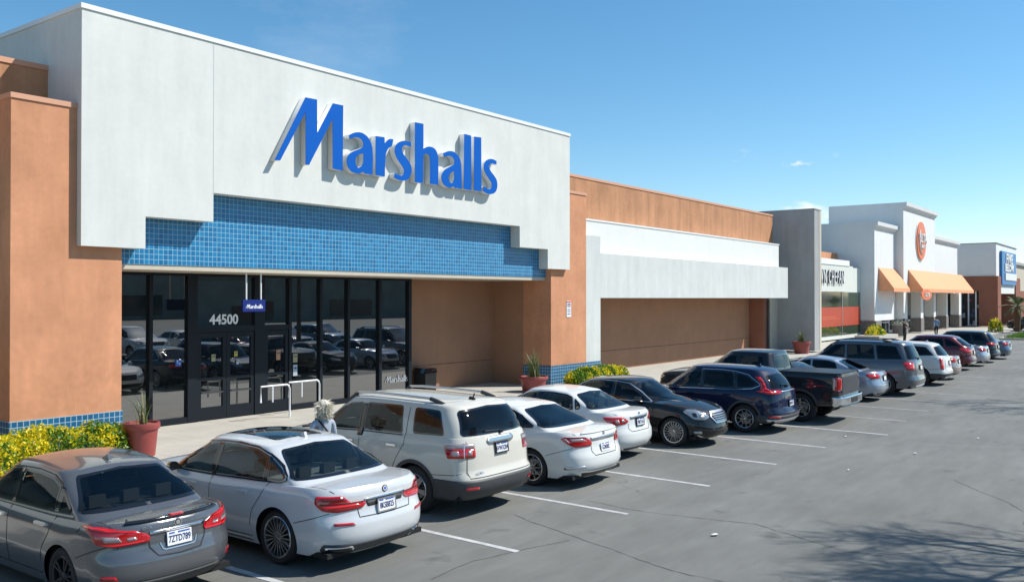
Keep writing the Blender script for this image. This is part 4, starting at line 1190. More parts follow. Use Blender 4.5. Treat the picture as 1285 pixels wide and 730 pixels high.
def make_car(S, name, label, cat, body_mat, loc=(0, 0, 0), nose_in=True, group=None, yaw=0.0):
    """S: a dictionary of the car's measures, x from the rear bumper (0) to the nose (L), y to its left"""
    L, W, r = S['L'], S['W'], S['r']; hw = W / 2
    root = empty(name, loc, (PI / 2 if nose_in else -PI / 2) + yaw, label, cat, group)
    zb = S.get('zb', .2); zs = Cur(S['zs'])
    rear = Cur(S['rear']); front = Cur(S['front']); sect = Cur(S['sect'])
    taper = Cur(S.get('taper', [(0, .955), (.25 * L, .995), (.5 * L, 1.0), (.75 * L, .99), (L, .93)]))
    nk = S.get('nk', 16); ns = S.get('ns', 60)
    lr, lf = S.get('lr', .42), S.get('lf', .75)
    nr, nf = S.get('nr', 2.9), S.get('nf', 2.4)
    fl = S.get('flare', .012)
    xw = (S['rov'], S['rov'] + S['wb'])
    rails = []
    for k in range(nk + 1):
        f = k / nk
        o = outline(rear(f), L - front(f), hw * sect(f), lr, lf, nr, nf, ns, taper)
        pts = []
        for x, y in o:
            z = zb + f * (zs(x) - zb)
            for cx in xw:
                d = math.hypot(x - cx, z - r)
                if d < r * 1.9 and y > .6 * hw and fl: y += fl * max(0, 1 - abs(d - r * 1.15) / (r * .55)) ** 1.0
            pts.append((x, y, z))
        rails.append(pts)
    hood = Cur(S.get('crown', [(0, .03), (L * .3, .04), (L * .6, .05), (L * .8, .06), (L, .03)]))
    bm = bmesh.new()
    loft(bm, rails, crown=hood)
    g = S['gh']
    gz1 = Cur(g['roof']); gn = S.get('gn', 13)
    grear = Cur(g.get('prear', [(0, 0), (.5, .46), (1, 1)])); gfront = Cur(g.get('pfront', [(0, 0), (.5, .48), (1, 1)]))
    gw = Cur(g.get('pw', [(0, 0), (.5, .42), (1, 1)]))
    gr = []
    one = Cur(g.get('taper', [(0, .93), (L * .35, 1.0), (L * .55, 1.0), (L, .93)]))
    for k in range(gn + 1):
        f = k / gn
        xr = g['xrb'] + (g['xrt'] - g['xrb']) * grear(f); xf = g['xfb'] + (g['xft'] - g['xfb']) * gfront(f)
        w = g['w0'] + (g['w1'] - g['w0']) * gw(f)
        glr = g.get('lr0', .5) + (g.get('lr1', .35) - g.get('lr0', .5)) * f
        glf = g.get('lf0', .75) + (g.get('lf1', .5) - g.get('lf0', .75)) * f
        o = outline(xr, xf, w, glr, glf, g.get('nr', 2.7), g.get('nf', 2.5), ns, one)
        gr.append([(x, y, (zs(x) - .03) * (1 - f) + gz1(x) * f) for x, y in o])
    # rounded roof edge: two more rings turning in
    last = gr[-1]
    for dz, q in ((.016, .97), (.026, .93)):
        gr.append([(x + (L * .45 - x) * (1 - q) * .5, y * q, z + dz) for x, y, z in last])
    loft(bm, gr, crown=lambda x: g.get('crown', .045))
    bmesh.ops.remove_doubles(bm, verts=bm.verts[:], dist=.0005)
    bmesh.ops.recalc_face_normals(bm, faces=bm.faces[:])
    kref = rails[int(nk * .62)]
    sk = Skin(bm, L, [(p[0], p[1]) for p in kref])
    # ---- openings: wheel arches and windows
    Ra = r * S.get('arch', 1.13)
    def cut(kind, poly, sgs, cond):
        for sg in sgs:
            sel = []
            ax, ay = (0, 2) if kind == 'side' else (1, 2)
            for f in bm.faces:
                c = f.calc_center_median()
                if kind == 'side' and c.y * sg < .3: continue
                if not cond(f, c): continue
                if inside(poly, c[ax] * 1.0, c[ay]): sel.append(f)
            ss = set(sel); bv = set()
            for f in sel:
                for v in f.verts:
                    if any(q not in ss for q in v.link_faces): bv.add(v)
            for v in bv:
                px, py = nearest_on(poly, v.co[ax], v.co[ay])
                if (px - v.co[ax]) ** 2 + (py - v.co[ay]) ** 2 > .0036: continue
                h, n = sk(kind, px, py, sg if kind == 'side' else 1)
                if (h - v.co).length < .12: v.co = h
            bmesh.ops.delete(bm, geom=sel, context='FACES')
    for cx in xw:
        circ = [(cx + Ra * math.cos(2 * PI * k / 48), r + Ra * math.sin(2 * PI * k / 48)) for k in range(48)]
        cut('side', circ, (1, -1), lambda f, c: True)
    wins = S['windows']
    if S.get('see', True):
        for kind, poly, m in wins:
            op = offset_poly(poly, .022)
            if kind == 'side': cut('side', op, (1, -1), lambda f, c: abs(f.normal.y) > .3)
            elif kind == 'rear': cut('rear', op, (1,), lambda f, c: f.normal.x < -.15 and c.x < L * .5)
            else: cut('front', op, (1,), lambda f, c: f.normal.x > .1 and c.x > L * .5 and c.z > S['zs'][-1][1] + .05)
    bm.normal_update()
    finish('body', bm, body_mat, root, smooth=42)
    # ---- glass
    for kind, poly, m in wins:
        for sg in ((1, -1) if kind == 'side' else (1,)):
            b2 = bmesh.new()
            sk.patch(b2, offset_poly(poly, .02), kind, .0045, sg, .09, 0, skirt=0)
            pin = poly
            sk.line(b2, offset_poly(poly, .012), kind, .028, .0055, sg, 1, .05, closed=True)
            nm = {'side': 'side_window', 'rear': 'rear_window', 'front': 'windscreen'}[kind]
            finish(nm, b2, [m, M_GLOSSBLK], root, normals=False)
    # ---- decals: list of (part name, kind, polygon, material, offset, both sides?)
    groups = {}
    extra = []
    if not S.get('suv'):
        xb = g['xrb']
        extra += [('panel_gap', 'top', [(xb + .02, hw * .80), (.30, hw * .79), (.19, hw * .74)], M_SEAM, .009, .002, True),
                  ('panel_gap', 'side', [(xw[0] - Ra * .93, .60), (.42, .70), (.25, .76)], M_SEAM, .009, .002, True)]
    else:
        extra += [('panel_gap', 'side', [(xw[0] - Ra * .8, zb + .37), (.30, zb + .40), (.20, zb + .42)], M_SEAM, .009, .002, True)]
    for it in S.get('patches', []):
        nm, kind, poly, m, off, both = it[:6]
        skirt = it[6] if len(it) > 6 else .015
        for sg in ((1, -1) if both else (1,)):
            key = (nm, sg) if nm in ('tail_light', 'headlight') else (nm, len(groups) + .5)
            if key not in groups: groups[key] = (bmesh.new(), [])
            b2, ml = groups[key]
            if m not in ml: ml.append(m)
            sk.patch(b2, poly, kind, off, sg, S.get('cell', .05), ml.index(m), skirt)
    for it in S.get('lines', []) + extra:
        nm, kind, pts, m, w, off, both = it[:7]
        closed = len(it) > 7 and it[7]
        for sg in ((1, -1) if both else (1,)):
            key = (nm, len(groups) + .5)
            if key not in groups: groups[key] = (bmesh.new(), [])
            b2, ml = groups[key]
            if m not in ml: ml.append(m)
            sk.line(b2, pts, kind, w, off, sg, ml.index(m), closed=closed)
    for (nm, sg), (b2, ml) in groups.items():
        finish(nm, b2, ml, root, normals=False)
    # ---- wheel housings and floor
    for cx in xw:
        for sg in (1, -1):
            b2 = bmesh.new()
            prof = [(Ra + .004, hw * .93), (Ra + .004, hw * .35)]
            rings = []
            for rr, yy in prof:
                rings.append([b2.verts.new((cx + rr * math.cos(a), yy * sg, max(zb - .02, r + rr * math.sin(a)))) for a in [R(-25) + R(230) * k / 24 for k in range(25)]])
            for k in range(24): b2.faces.new((rings[0][k], rings[0][k + 1], rings[1][k + 1], rings[1][k]))
            b2.faces.new(rings[1])
            finish('wheel_housing', b2, M_DARK, root)
    b2 = bmesh.new()
    box(b2, .25, L - .3, -hw * .72, hw * .72, zb - .01, zb + .06)
    for a, b in ((.2, xw[0] - Ra), (xw[0] + Ra, xw[1] - Ra), (xw[1] + Ra, L - .35)):
        box(b2, a + .02, b - .02, -hw * .9, hw * .9, zb + .005, zb + .07)
    finish('underbody', b2, M_DARK, root)
    # arch lips
    if S.get('lip'):
        lw, lm, lo = S['lip']
        for cx in xw:
            for sg in (1, -1):
                b2 = bmesh.new()
                a0, a1 = S.get('lipang', (-22, 202))
                pts = [(cx + (Ra + lw / 2) * math.cos(R(a)), r + (Ra + lw / 2) * math.sin(R(a))) for a in [a0 + (a1 - a0) * k / 30 for k in range(31)]]
                pts = [p for p in pts if p[1] > zb + .03]
                sk.line(b2, pts, 'side', lw, lo, sg)
                finish('wheel_arch', b2, lm, root, normals=False)
    # ---- wheels
    ty, rm = wheel_meshes(S['wheel'][0], *S['wheel'][1])
    tw = S['wheel'][1][1]
    for cx in xw:
        for sg in (1, -1):
            wy = hw * sect(.35) * taper(cx) - tw * .5 - S.get('inset', .015)
            w = bpy.data.objects.new('wheel', ty); COL.objects.link(w); w.parent = root
            w.location = (cx, wy * sg, r); w.rotation_euler = (0, random.uniform(0, 6), 0 if sg > 0 else PI)
            q = bpy.data.objects.new('rim', rm); COL.objects.link(q); q.parent = w
    # ---- cabin
    if S.get('see', True):
        zbelt = zs(L * .45)
        b2 = bmesh.new()
        box(b2, g['xrb'] * .6 + .25, g['xfb'] - .05, -g['w0'] * .97, g['w0'] * .97, zb + .08, zb + .14)
        box(b2, g['xfb'] - .75, g['xfb'] + .05, -g['w0'] * .9, g['w0'] * .9, zbelt - .25, zbelt - .05)
        if not S.get('suv'): box(b2, g['xrb'] + .03, g['xrb'] + .62, -g['w0'] * .86, g['w0'] * .86, zs(g['xrb']) - .16, zs(g['xrb']) - .05)
        finish('cabin', b2, M_CABIN, root)
        sm = S.get('seat_mat', M_SEAT)
        rowx = S.get('rows', (g['xfb'] - 1.75, g['xrb'] + .75))
        for i, x in enumerate(rowx):
            for sg in ((1, -1) if i == 0 else (1, 0, -1)):
                b2 = bmesh.new()
                yc = sg * (.38 if i == 0 else .42); hwid = .25 if i == 0 else .2
                box(b2, x, x + .5, yc - hwid, yc + hwid, zb + .2, zb + .36)
                prism(b2, [(x - .12, zb + .3), (x + .06, zb + .3), (x - .1, zbelt + .05), (x - .22, zbelt + .05)], 'y', yc - hwid, yc + hwid)
                prism(b2, [(x - .22, zbelt + .07), (x - .12, zbelt + .07), (x - .14, zbelt + .20), (x - .22, zbelt + .21)], 'y', yc - .10, yc + .10)
                finish('seat', b2, sm, root, bevel=.05, smooth=60)
    # ---- mirrors, handles
    mx = S.get('mirror', (g['xfb'] - .62, None))
    mzz = mx[1] or zs(mx[0]) + .04
    for sg in (1, -1):
        b2 = bmesh.new()
        yb = g['w0'] - .02
        prism(b2, rounded([(yb - .03, mzz - .02), (yb + .18, mzz - .04), (yb + .19, mzz + .08), (yb + .08, mzz + .095), (yb + .02, mzz + .03)], .04), 'x', mx[0] - .06, mx[0] + .07)
        for v in b2.verts:
            v.co.y *= sg
            if v.co.x > mx[0]: v.co.y += (yb * sg - v.co.y) * .25; v.co.z += (mzz - v.co.z) * .2
        finish('mirror', b2, S.get('mirror_mat', body_mat), root, bevel=.012, smooth=50)
    for x, z in S.get('handles', []):
        for sg in (1, -1):
            h, n = sk('side', x, z, sg)
            b2 = bmesh.new()
            y0 = h.y * sg
            prism(b2, [(x - .11, y0 - .01), (x - .1, y0 + .035), (x + .1, y0 + .035), (x + .11, y0 - .01)], 'z', z - .016, z + .016)
            for v in b2.verts: v.co.y *= sg
            finish('door_handle', b2, S.get('handle_mat', body_mat), root, bevel=.006, smooth=50)
    # ---- number plate
    if S.get('plate'):
        kind, z, txt, frame = S['plate'][:4]
        h, n = sk(kind, 0, z)
        sgn = -1 if kind == 'rear' else 1
        pl = empty('number_plate'); pl.parent = root
        tilt = math.atan2(n.z, abs(n.x)) * .8
        pl.location = (h.x + sgn * .022, 0, z); pl.rotation_euler = (0, -tilt if sgn > 0 else tilt, 0)
        b2 = bmesh.new()
        box(b2, -.006, .006, -.1525, .1525, -.076, .076)
        finish('plate', b2, M_PLATE, pl)
        if frame:
            b2 = bmesh.new()
            for y0, y1, z0, z1 in ((-.165, .165, .070, .09), (-.165, .165, -.09, -.070), (-.165, -.15, -.07, .07), (.15, .165, -.07, .07)):
                box(b2, -.012, .012, y0, y1, z0, z1)
            finish('plate_frame', b2, frame, pl)
        if txt:
            rz = -PI / 2 if sgn < 0 else PI / 2
            me = text_mesh(txt, .105, .003, .0015, .66)
            link_mesh('plate_number', me, M_PLATEINK, pl, (sgn * .008, 0, -.012), rz)
            b2 = bmesh.new(); box(b2, -.001, .001, -.13, .02, .05, .066); box(b2, -.001, .001, .06, .13, .05, .066)
            finish('plate_sticker', b2, M_PLATEBLUE, pl, (sgn * .008, 0, 0))
    root['_h'] = 0
    del root['_h']
    return root, sk

def badge_text(root, sk, kind, y, z, txt, size, m, name='lettering', sx=1.0, bold=0):
    h, n = sk(kind, y, z)
    me = text_mesh(txt, size, .006, bold, sx)
    sgn = -1 if n.x < 0 else 1
    o = link_mesh(name, me, m, root, h + n * .004, -PI / 2 if sgn < 0 else PI / 2)
    o.rotation_euler = (-math.asin(max(-1, min(1, n.z))), 0, (-PI / 2 if sgn < 0 else PI / 2))
    return o

def round_badge(root, sk, kind, y, z, rad, mats):
    """rings of the given (radius factor, material)"""
    h, n = sk(kind, y, z)
    bm = bmesh.new(); ml = []
    q = n.to_track_quat('Z', 'Y').to_matrix().to_4x4()
    hh = .006
    for i, (f, m) in enumerate(mats):
        if m not in ml: ml.append(m)
        rings = lathe(bm, [(rad * f, 0), (rad * f, hh + .002 * i), (.001, hh + .002 * i)], 20, mi=ml.index(m))
    bm.transform(Matrix.Translation(h) @ q)
    return finish('badge', bm, ml, root, smooth=40)
# ---------------------------------------------------------------- the cars' measures
SEDAN_SECT = [(0, .93), (.1, .955), (.3, .985), (.5, 1.0), (.7, .992), (.82, .988), (.9, .97), (.96, .945), (1, .915)]
SUV_SECT = [(0, .955), (.12, .975), (.35, .99), (.55, 1.0), (.75, .99), (.9, .968), (1, .93)]

def wins_sedan(xA, xB, xC, xD, zs, roof, kink=.08, qtr=True, rearh=None, rear=None, glass=None, split=.05):
    """side glass: xA front tip at the belt, xB between the doors, xC rear door end, xD tip at the rear pillar"""
    gl = glass or M_GLASS
    return []

def door_lines(x0, x1, x2, z0, belt):
    """shut lines of two doors: front edge x2, between x1, rear edge x0"""
    return []

def smooth_poly(pts, r=.05): return rounded(pts, r)

def sedan(L, W, H, wb, rov, r, deck, cowl, nose, xrb, xrt, xft, xfb, wheel, **k):
    """common sedan frame; deck/cowl/nose: shoulder heights at tail, door, bonnet edge"""
    hw = W / 2
    S = dict(L=L, W=W, r=r, wb=wb, rov=rov, zb=k.get('zb', .19), wheel=wheel)
    S['zs'] = [(0, deck), (xrb, deck - .005), (xrb + .75, deck - .03), (L * .5, cowl), (xfb - .25, cowl - .01), (xfb + .35, cowl - .05), (L - .35, nose + .06), (L, nose)]
    S['rear'] = k.get('rear', [(0, .2), (.12, .07), (.3, 0.0), (.5, .015), (.58, .05), (.75, .075), (.93, .085), (1, .13)])
    S['front'] = k.get('front', [(0, .2), (.15, .06), (.4, 0), (.6, .02), (.85, .1), (1, .2)])
    S['sect'] = k.get('sect', SEDAN_SECT)
    w0 = k.get('w0', hw * .92); w1 = k.get('w1', hw * .715)
    zr = H - .07
    S['gh'] = dict(xrb=xrb, xrt=xrt, xft=xft, xfb=xfb, w0=w0, w1=w1, crown=.045, lr0=.32, lr1=.26, lf0=.8, lf1=.5, nr=3.4, nf=2.6,
                   roof=[(xrt - .05, zr - .075), (xrt + .3, zr - .03), ((xrt + xft) / 2 + .1, zr), (xft - .25, zr - .015), (xft + .1, zr - .06)],
                   prear=k.get('prear', [(0, 0), (.5, .44), (.85, .82), (1, 1)]), pw=[(0, 0), (.4, .3), (.8, .75), (1, 1)])
    S['handles'] = k.get('handles', [])
    S['crown'] = [(0, .012), (L * .2, .02), (L * .3, .03), (L * .6, .05), (L * .8, .06), (L, .03)]
    return S

def std_windows(S, side, rear, front=None, rear_m=None, side_m=None):
    out = []
    for p in side: out.append(('side', rounded(p, .035), side_m or M_GLASS))
    out.append(('rear', rounded(sym(rear), .025), rear_m or M_GLASS))
    if front: out.append(('front', rounded(sym(front), .06), M_GLASS))
    S['windows'] = out

SEAM = .011
def seams(S, segs):
    return [('panel_gap', 'side', s, M_SEAM, SEAM, .002, True) for s in segs]

def spec_sentra():
    S = sedan(4.63, 1.76, 1.495, 2.70, 1.02, .325, .985, .95, .74, .52, 1.30, 2.85, 3.72,
              ('w_sentra', (.325, .205, .225, 5, 'pair', M_RIMD)), lr=.4)
    S['lr'] = .5; S['nr'] = 2.6
    side = [[(2.33, 1.0), (3.30, .985, .02), (2.98, 1.16), (2.60, 1.335), (2.36, 1.365)],
            [(2.27, 1.0), (2.30, 1.368), (1.95, 1.375), (1.58, 1.345), (1.36, 1.27), (1.30, 1.01)],
            [(1.24, 1.015), (1.28, 1.24, .02), (.97, 1.06, .03), (1.0, 1.02)]]
    rear = [(0, 1.385), (.50, 1.365), (.53, 1.345), (.735, 1.06), (.72, 1.035), (0, 1.045)]
    front = [(0, 1.38), (.5, 1.34), (.68, 1.0), (0, .98)]
    std_windows(S, side, rear, front)
    dlo = [(.9, 1.0), (1.3, .985), (2.3, .975), (3.36, .965)]
    S['patches'] = [
        ('pillar', 'side', rounded([(2.25, .995), (2.36, .995), (2.38, 1.37), (2.28, 1.372)], .01), M_GLOSSBLK, .003, True),
        ('pillar', 'side', rounded([(1.22, 1.01), (1.32, 1.01), (1.38, 1.29), (1.26, 1.25)], .01), M_GLOSSBLK, .003, True),
        ('tail_light', 'wrapr', rounded([(.335, .80), (.36, .765, .02), (.72, .745), (.93, .78, .02), (1.02, .88), (1.23, .955, .02), (.9, .955), (.5, .905), (.36, .845)], .02), M_RED, .014, True, .03),
        ('tail_light', 'wrapr', rounded([(.48, .805), (.58, .80), (.6, .835), (.5, .845)], .015), M_PINK, .0165, True, .004),
        ('tail_light', 'wrapr', rounded([(.64, .80), (.83, .805), (.87, .865), (.68, .855)], .012), M_PINK, .0165, True, .004),
        ('tail_light', 'wrapr', rounded([(.5, .885), (.98, .925), (1.12, .943), (.9, .945), (.5, .897)], .01), M_REDLIT, .0165, True, .004),
        ('tail_light', 'wrapr', rounded([(.4, .775), (.72, .756), (.9, .785), (.72, .775), (.42, .79)], .008), M_REDLIT, .0165, True, .004),
        ('chrome_strip', 'wrapr', [(-.345, .838), (.345, .838), (.345, .872), (-.345, .872)], M_CHROME, .016, False, .03),
        ('reflector', 'wrapr', [(.68, .40), (.86, .41), (.86, .45), (.7, .445)], M_RED, .012, True),
        ('bumper_insert', 'wrapr', rounded([(-.55, .22), (.55, .22), (.62, .3), (.5, .345), (-.5, .345), (-.62, .3)], .03), M_CLAD, .006, False),
        ('bumper_insert', 'wrapr', rounded([(.66, .30), (.98, .33), (.96, .38), (.7, .36)], .02), M_BLACK, .005, True),
        ('spoiler', 'wrapr', rounded([(-.62, .965), (.62, .965), (.60, .985), (-.60, .985)], .008), M_GLOSSBLK, .03, False, .05),
        ('brake_lamp', 'wrapr', [(-.09, .972), (.09, .972), (.09, .985), (-.09, .985)], M_RED, .033, False, .004),
    ]
    S['patches'] += FRONT(4.63, .60, .74, .38)
    S['lines'] = seams(S, [[(2.31, .98), (2.30, .6), (2.28, .3)], [(3.46, .93), (3.42, .6), (3.36, .3)], [(1.22, 1.0), (1.30, .78), (1.42, .62), (1.46, .45)], [(1.42, .3), (3.36, .29)],
                          [(.63, .95), (.7, .88)]]) + [
        ('panel_gap', 'wrapr', [(-.36, .80), (-.345, .70), (-.26, .60), (0, .585), (.26, .60), (.345, .70), (.36, .80)], M_SEAM, .014, .003, False),
        ('chrome_strip', 'side', dlo, M_SILVER, .02, .008, True), ('chrome_strip', 'side', [(1.36, 1.29), (1.58, 1.368), (1.95, 1.4), (2.36, 1.39), (2.62, 1.36), (3.0, 1.18), (3.34, .985)], M_BLACK, .014, .007, True),
        ('chrome_strip', 'wrapr', [(-.5, .352), (.5, .352)], M_SILVER, .012, .012, False),
        ('chrome_strip', 'wrapr', [(-.23, .73), (-.2, .66), (-.17, .648), (.17, .648), (.2, .66), (.23, .73)], M_SILVER, .012, .008, False)]
    S['handles'] = [(1.5, .86), (2.5, .845)]; S['handle_mat'] = M_CHROME
    S['plate'] = ('rear', .755, '7ZTD789', None)
    return S

def FRONT(L, z0, z1, gw, dark=M_BLACK, lens=M_CLEAR):
    """grille, lower intake and headlights"""
    zm = (z0 + z1) / 2
    return [('grille', 'wrapf', rounded([(-gw, z1 - .02), (-gw * .8, z0 - .06), (gw * .8, z0 - .06), (gw, z1 - .02)], .05), dark, .006, False),
            ('grille', 'wrapf', rounded([(-.55, .26), (.55, .26), (.62, .40), (-.62, .40)], .04), dark, .006, False),
            ('headlight', 'wrapf', rounded([(gw + .05, z0 + .02), (.78, z0 + .05), (1.12, z1 - .01), (.9, z1 + .02), (gw + .1, z1 - .03)], .03), lens, .012, True, .03)]

def spec_bmw():
    L = 5.10
    S = sedan(L, 1.90, 1.53, 3.07, 1.13, .352, 1.045, .975, .78, .62, 1.42, 3.10, 4.05,
              ('w_bmw', (.352, .245, .268, 20, 'thin', M_RIMS)))
    S['lr'] = .5; S['nr'] = 2.7; S['zb'] = .2
    side = [[(2.60, 1.02), (3.62, 1.0, .02), (3.25, 1.22), (2.9, 1.385), (2.62, 1.412)],
            [(2.53, 1.02), (2.555, 1.415), (2.2, 1.425), (1.78, 1.40), (1.52, 1.335), (1.47, 1.05)],
            [(1.42, 1.055), (1.46, 1.315, .02), (1.20, 1.205, .06), (1.06, 1.11, .05), (1.14, 1.065)]]
    rear = [(0, 1.425), (.54, 1.405), (.58, 1.385), (.80, 1.115), (.785, 1.09), (0, 1.10)]
    front = [(0, 1.39), (.52, 1.35), (.72, 1.03), (0, 1.01)]
    std_windows(S, side, rear, front)
    S['patches'] = [
        ('pillar', 'side', rounded([(2.51, 1.0), (2.63, 1.0), (2.65, 1.425), (2.53, 1.425)], .01), M_GLOSSBLK, .003, True),
        ('pillar', 'side', rounded([(1.40, 1.04), (1.49, 1.04), (1.54, 1.35), (1.45, 1.32)], .01), M_GLOSSBLK, .003, True),
        ('tail_light', 'wrapr', rounded([(.34, .835), (.40, .79), (.75, .765), (.95, .79, .05), (1.06, .88, .03), (1.06, .965, .03), (.68, .965), (.58, .885), (.36, .875)], .025), M_RED, .014, True, .03),
        ('tail_light', 'wrapr', rounded([(.62, .905), (.95, .905), (.98, .945), (.70, .95)], .01), M_REDDK, .0165, True, .004),
        ('tail_light', 'wrapr', rounded([(.42, .825), (.90, .81), (.96, .85), (.45, .85)], .012), M_REDLIT, .0165, True, .004),
        ('tail_light', 'wrapr', rounded([(.36, .868), (.98, .868), (.98, .88), (.36, .88)], .004), M_BLACK, .017, True, .004),
        ('chrome_strip', 'wrapr', [(-.36, .872), (.36, .872), (.36, .895), (-.36, .895)], M_CHROME, .016, False, .03),
        ('plate_recess', 'wrapr', rounded([(-.31, .79), (.31, .79), (.34, .868), (-.34, .868)], .02), M_CLAD, .004, False),
        ('reflector', 'wrapr', [(.53, .60), (.80, .61), (.80, .64), (.56, .63)], M_RED, .012, True),
        ('diffuser', 'wrapr', rounded([(-.95, .24), (.95, .24), (1.0, .30), (.93, .38), (.5, .36), (-.5, .36), (-.93, .38), (-1.0, .3)], .03), M_CLAD, .008, False),
        ('exhaust', 'wrapr', rounded([(.5, .255), (.88, .26), (.92, .35), (.54, .34)], .03), M_CHROME, .022, True, .04),
        ('exhaust', 'wrapr', rounded([(.53, .275), (.85, .28), (.885, .335), (.565, .325)], .02), M_BLACK, .024, True, .004),
        ('sunroof', 'top', rounded([(1.75, -.42), (2.95, -.43), (2.95, .43), (1.75, .42)], .08), M_GLOSSBLK, .004, False),
        ('side_skirt', 'side', [(1.62, .235), (3.7, .235), (3.7, .27), (1.62, .27)], M_SILVER, .006, True),
    ] + FRONT(L, .62, .80, .46)
    S['lines'] = seams(S, [[(2.57, .99), (2.56, .6), (2.53, .3)], [(3.78, .95), (3.74, .6), (3.68, .3)], [(1.34, 1.04), (1.45, .85), (1.60, .66), (1.66, .45)], [(1.62, .3), (3.68, .29)]]) + [
        ('panel_gap', 'wrapr', [(-.47, .78), (-.45, .68), (0, .67), (.45, .68), (.47, .78)], M_SEAM, .012, .003, False),
        ('window_trim', 'side', [(1.04, 1.08), (1.14, 1.045), (2.57, .995), (3.68, .975)], M_GLOSSBLK, .022, .008, True),
        ('window_trim', 'side', [(1.04, 1.08), (1.05, 1.13), (1.2, 1.23), (1.5, 1.355), (1.78, 1.425), (2.2, 1.45), (2.6, 1.44), (2.95, 1.40), (3.3, 1.235), (3.68, .985)], M_GLOSSBLK, .02, .008, True)]
    S['handles'] = [(1.82, .87), (2.95, .85)]
    S['plate'] = ('rear', .775, '8KSB825', M_CHROME); S['mirror_mat'] = M_GLOSSBLK
    return S

def spec_acadia():
    L, W, H = 5.10, 2.0, 1.80
    hw = 1.0
    S = dict(L=L, W=W, r=.385, wb=3.02, rov=1.12, zb=.30, suv=True, wheel=('w_acadia', (.385, .255, .25, 6, 'wide', M_RIMS)), lr=.42, nr=3.4, lf=.8, nf=2.4)
    S['zs'] = [(0, 1.25), (.6, 1.25), (2.5, 1.20), (3.6, 1.15), (4.1, 1.10), (4.8, 1.0), (L, .92)]
    S['rear'] = [(0, .14), (.1, .05), (.22, 0), (.36, 0.0), (.40, .06), (.7, .09), (.9, .12), (1, .15)]
    S['front'] = [(0, .2), (.15, .05), (.4, 0), (.7, .03), (.9, .1), (1, .2)]
    S['sect'] = SUV_SECT
    S['gh'] = dict(xrb=.15, xrt=.42, xft=3.05, xfb=3.95, w0=.925, w1=.755, crown=.05, lr0=.42, lr1=.38, lf0=.85, lf1=.55, nr=3.3, nf=2.4,
                   taper=[(0, .96), (L * .35, 1.0), (L * .55, 1.0), (L, .93)],
                   roof=[(.3, H - .09), (1.0, H - .07), (2.2, H - .05), (2.9, H - .07), (3.3, H - .12)], pw=[(0, 0), (.4, .32), (1, 1)], prear=[(0, 0), (.5, .35), (1, 1)])
    side = [[(2.43, 1.24), (3.45, 1.20, .02), (3.0, 1.53), (2.74, 1.65), (2.44, 1.68)], [(2.33, 1.245), (2.34, 1.685), (1.52, 1.685), (1.42, 1.25)],
            [(1.20, 1.265), (1.25, 1.675), (.72, 1.655), (.54, 1.28)]]
    rear = [(0, 1.68), (.63, 1.66), (.68, 1.62), (.775, 1.32), (.75, 1.28), (0, 1.285)]
    front = [(0, 1.68), (.6, 1.64), (.76, 1.14), (0, 1.12)]
    S['windows'] = [('side', rounded(side[0], .05), M_GLASS), ('side', rounded(side[1], .05), M_PRIV), ('side', rounded(side[2], .06), M_PRIV), ('rear', rounded(sym(rear), .07), M_PRIV), ('front', rounded(sym(front), .07), M_GLASS)]
    S['patches'] = [
        ('pillar', 'side', rounded([(2.31, 1.14), (2.45, 1.14), (2.46, 1.67), (2.32, 1.675)], .01), M_GLOSSBLK, .003, True),
        ('bumper', 'wrapr', rounded([(-1.42, .30), (1.42, .30), (1.40, .615), (-1.40, .615)], .02), M_CLAD, .012, False),
        ('side_skirt', 'side', [(1.6, .305), (3.6, .305), (3.6, .44), (1.6, .44)], M_CLAD, .01, True),
        ('tail_light', 'wrapr', rounded([(.63, .955), (1.12, .955), (1.19, 1.095), (.63, 1.095)], .02), M_RED, .014, True, .03),
        ('tail_light', 'wrapr', rounded([(.63, 1.10), (1.19, 1.10), (1.20, 1.175), (.63, 1.175)], .015), M_PINK, .014, True, .03),
        ('tail_light', 'wrapr', [(.83, .95), (.85, .95), (.85, 1.18), (.83, 1.18)], M_CHROME, .016, True, .02),
        ('tail_light', 'wrapr', rounded([(.69, .99), (.78, .99), (.78, 1.07), (.69, 1.07)], .03), M_PINK, .0165, True, .004),
        ('tail_light', 'wrapr', rounded([(.92, .99), (1.04, .99), (1.06, 1.07), (.93, 1.07)], .03), M_PINK, .0165, True, .004),
        ('chrome_strip', 'wrapr', rounded([(-.29, 1.12), (.29, 1.12), (.35, 1.17), (.29, 1.235), (-.29, 1.235), (-.35, 1.17)], .03), M_SILVER, .022, False, .03),
        ('reflector', 'wrapr', [(.62, .47), (.84, .475), (.84, .51), (.62, .505)], M_RED, .02, True),
    ] + FRONT(L, .75, .95, .5)
    S['lines'] = seams(S, [[(2.38, 1.12), (2.37, .7), (2.35, .45)], [(3.62, 1.05), (3.6, .7), (3.55, .45)], [(1.36, 1.67), (1.34, 1.1), (1.5, .85), (1.62, .6)]]) + [
        ('panel_gap', 'wrapr', [(-.78, 1.2), (-.80, .74), (-.76, .645), (.76, .645), (.80, .74), (.78, 1.2)], M_SEAM, .012, .003, False),
        ('window_trim', 'side', [(1.4, 1.228), (2.4, 1.218), (3.5, 1.175)], M_BLACK, .016, .006, True)]
    S['handles'] = [(1.6, 1.06), (2.6, 1.05)]; S['handle_mat'] = M_CHROME
    S['lip'] = (.055, M_CLAD, .012)
    S['plate'] = ('rear', 1.045, '6VWX204', M_BLACK)
    S['rows'] = (2.35, 1.4); S['seat_mat'] = M_SEATL
    return S

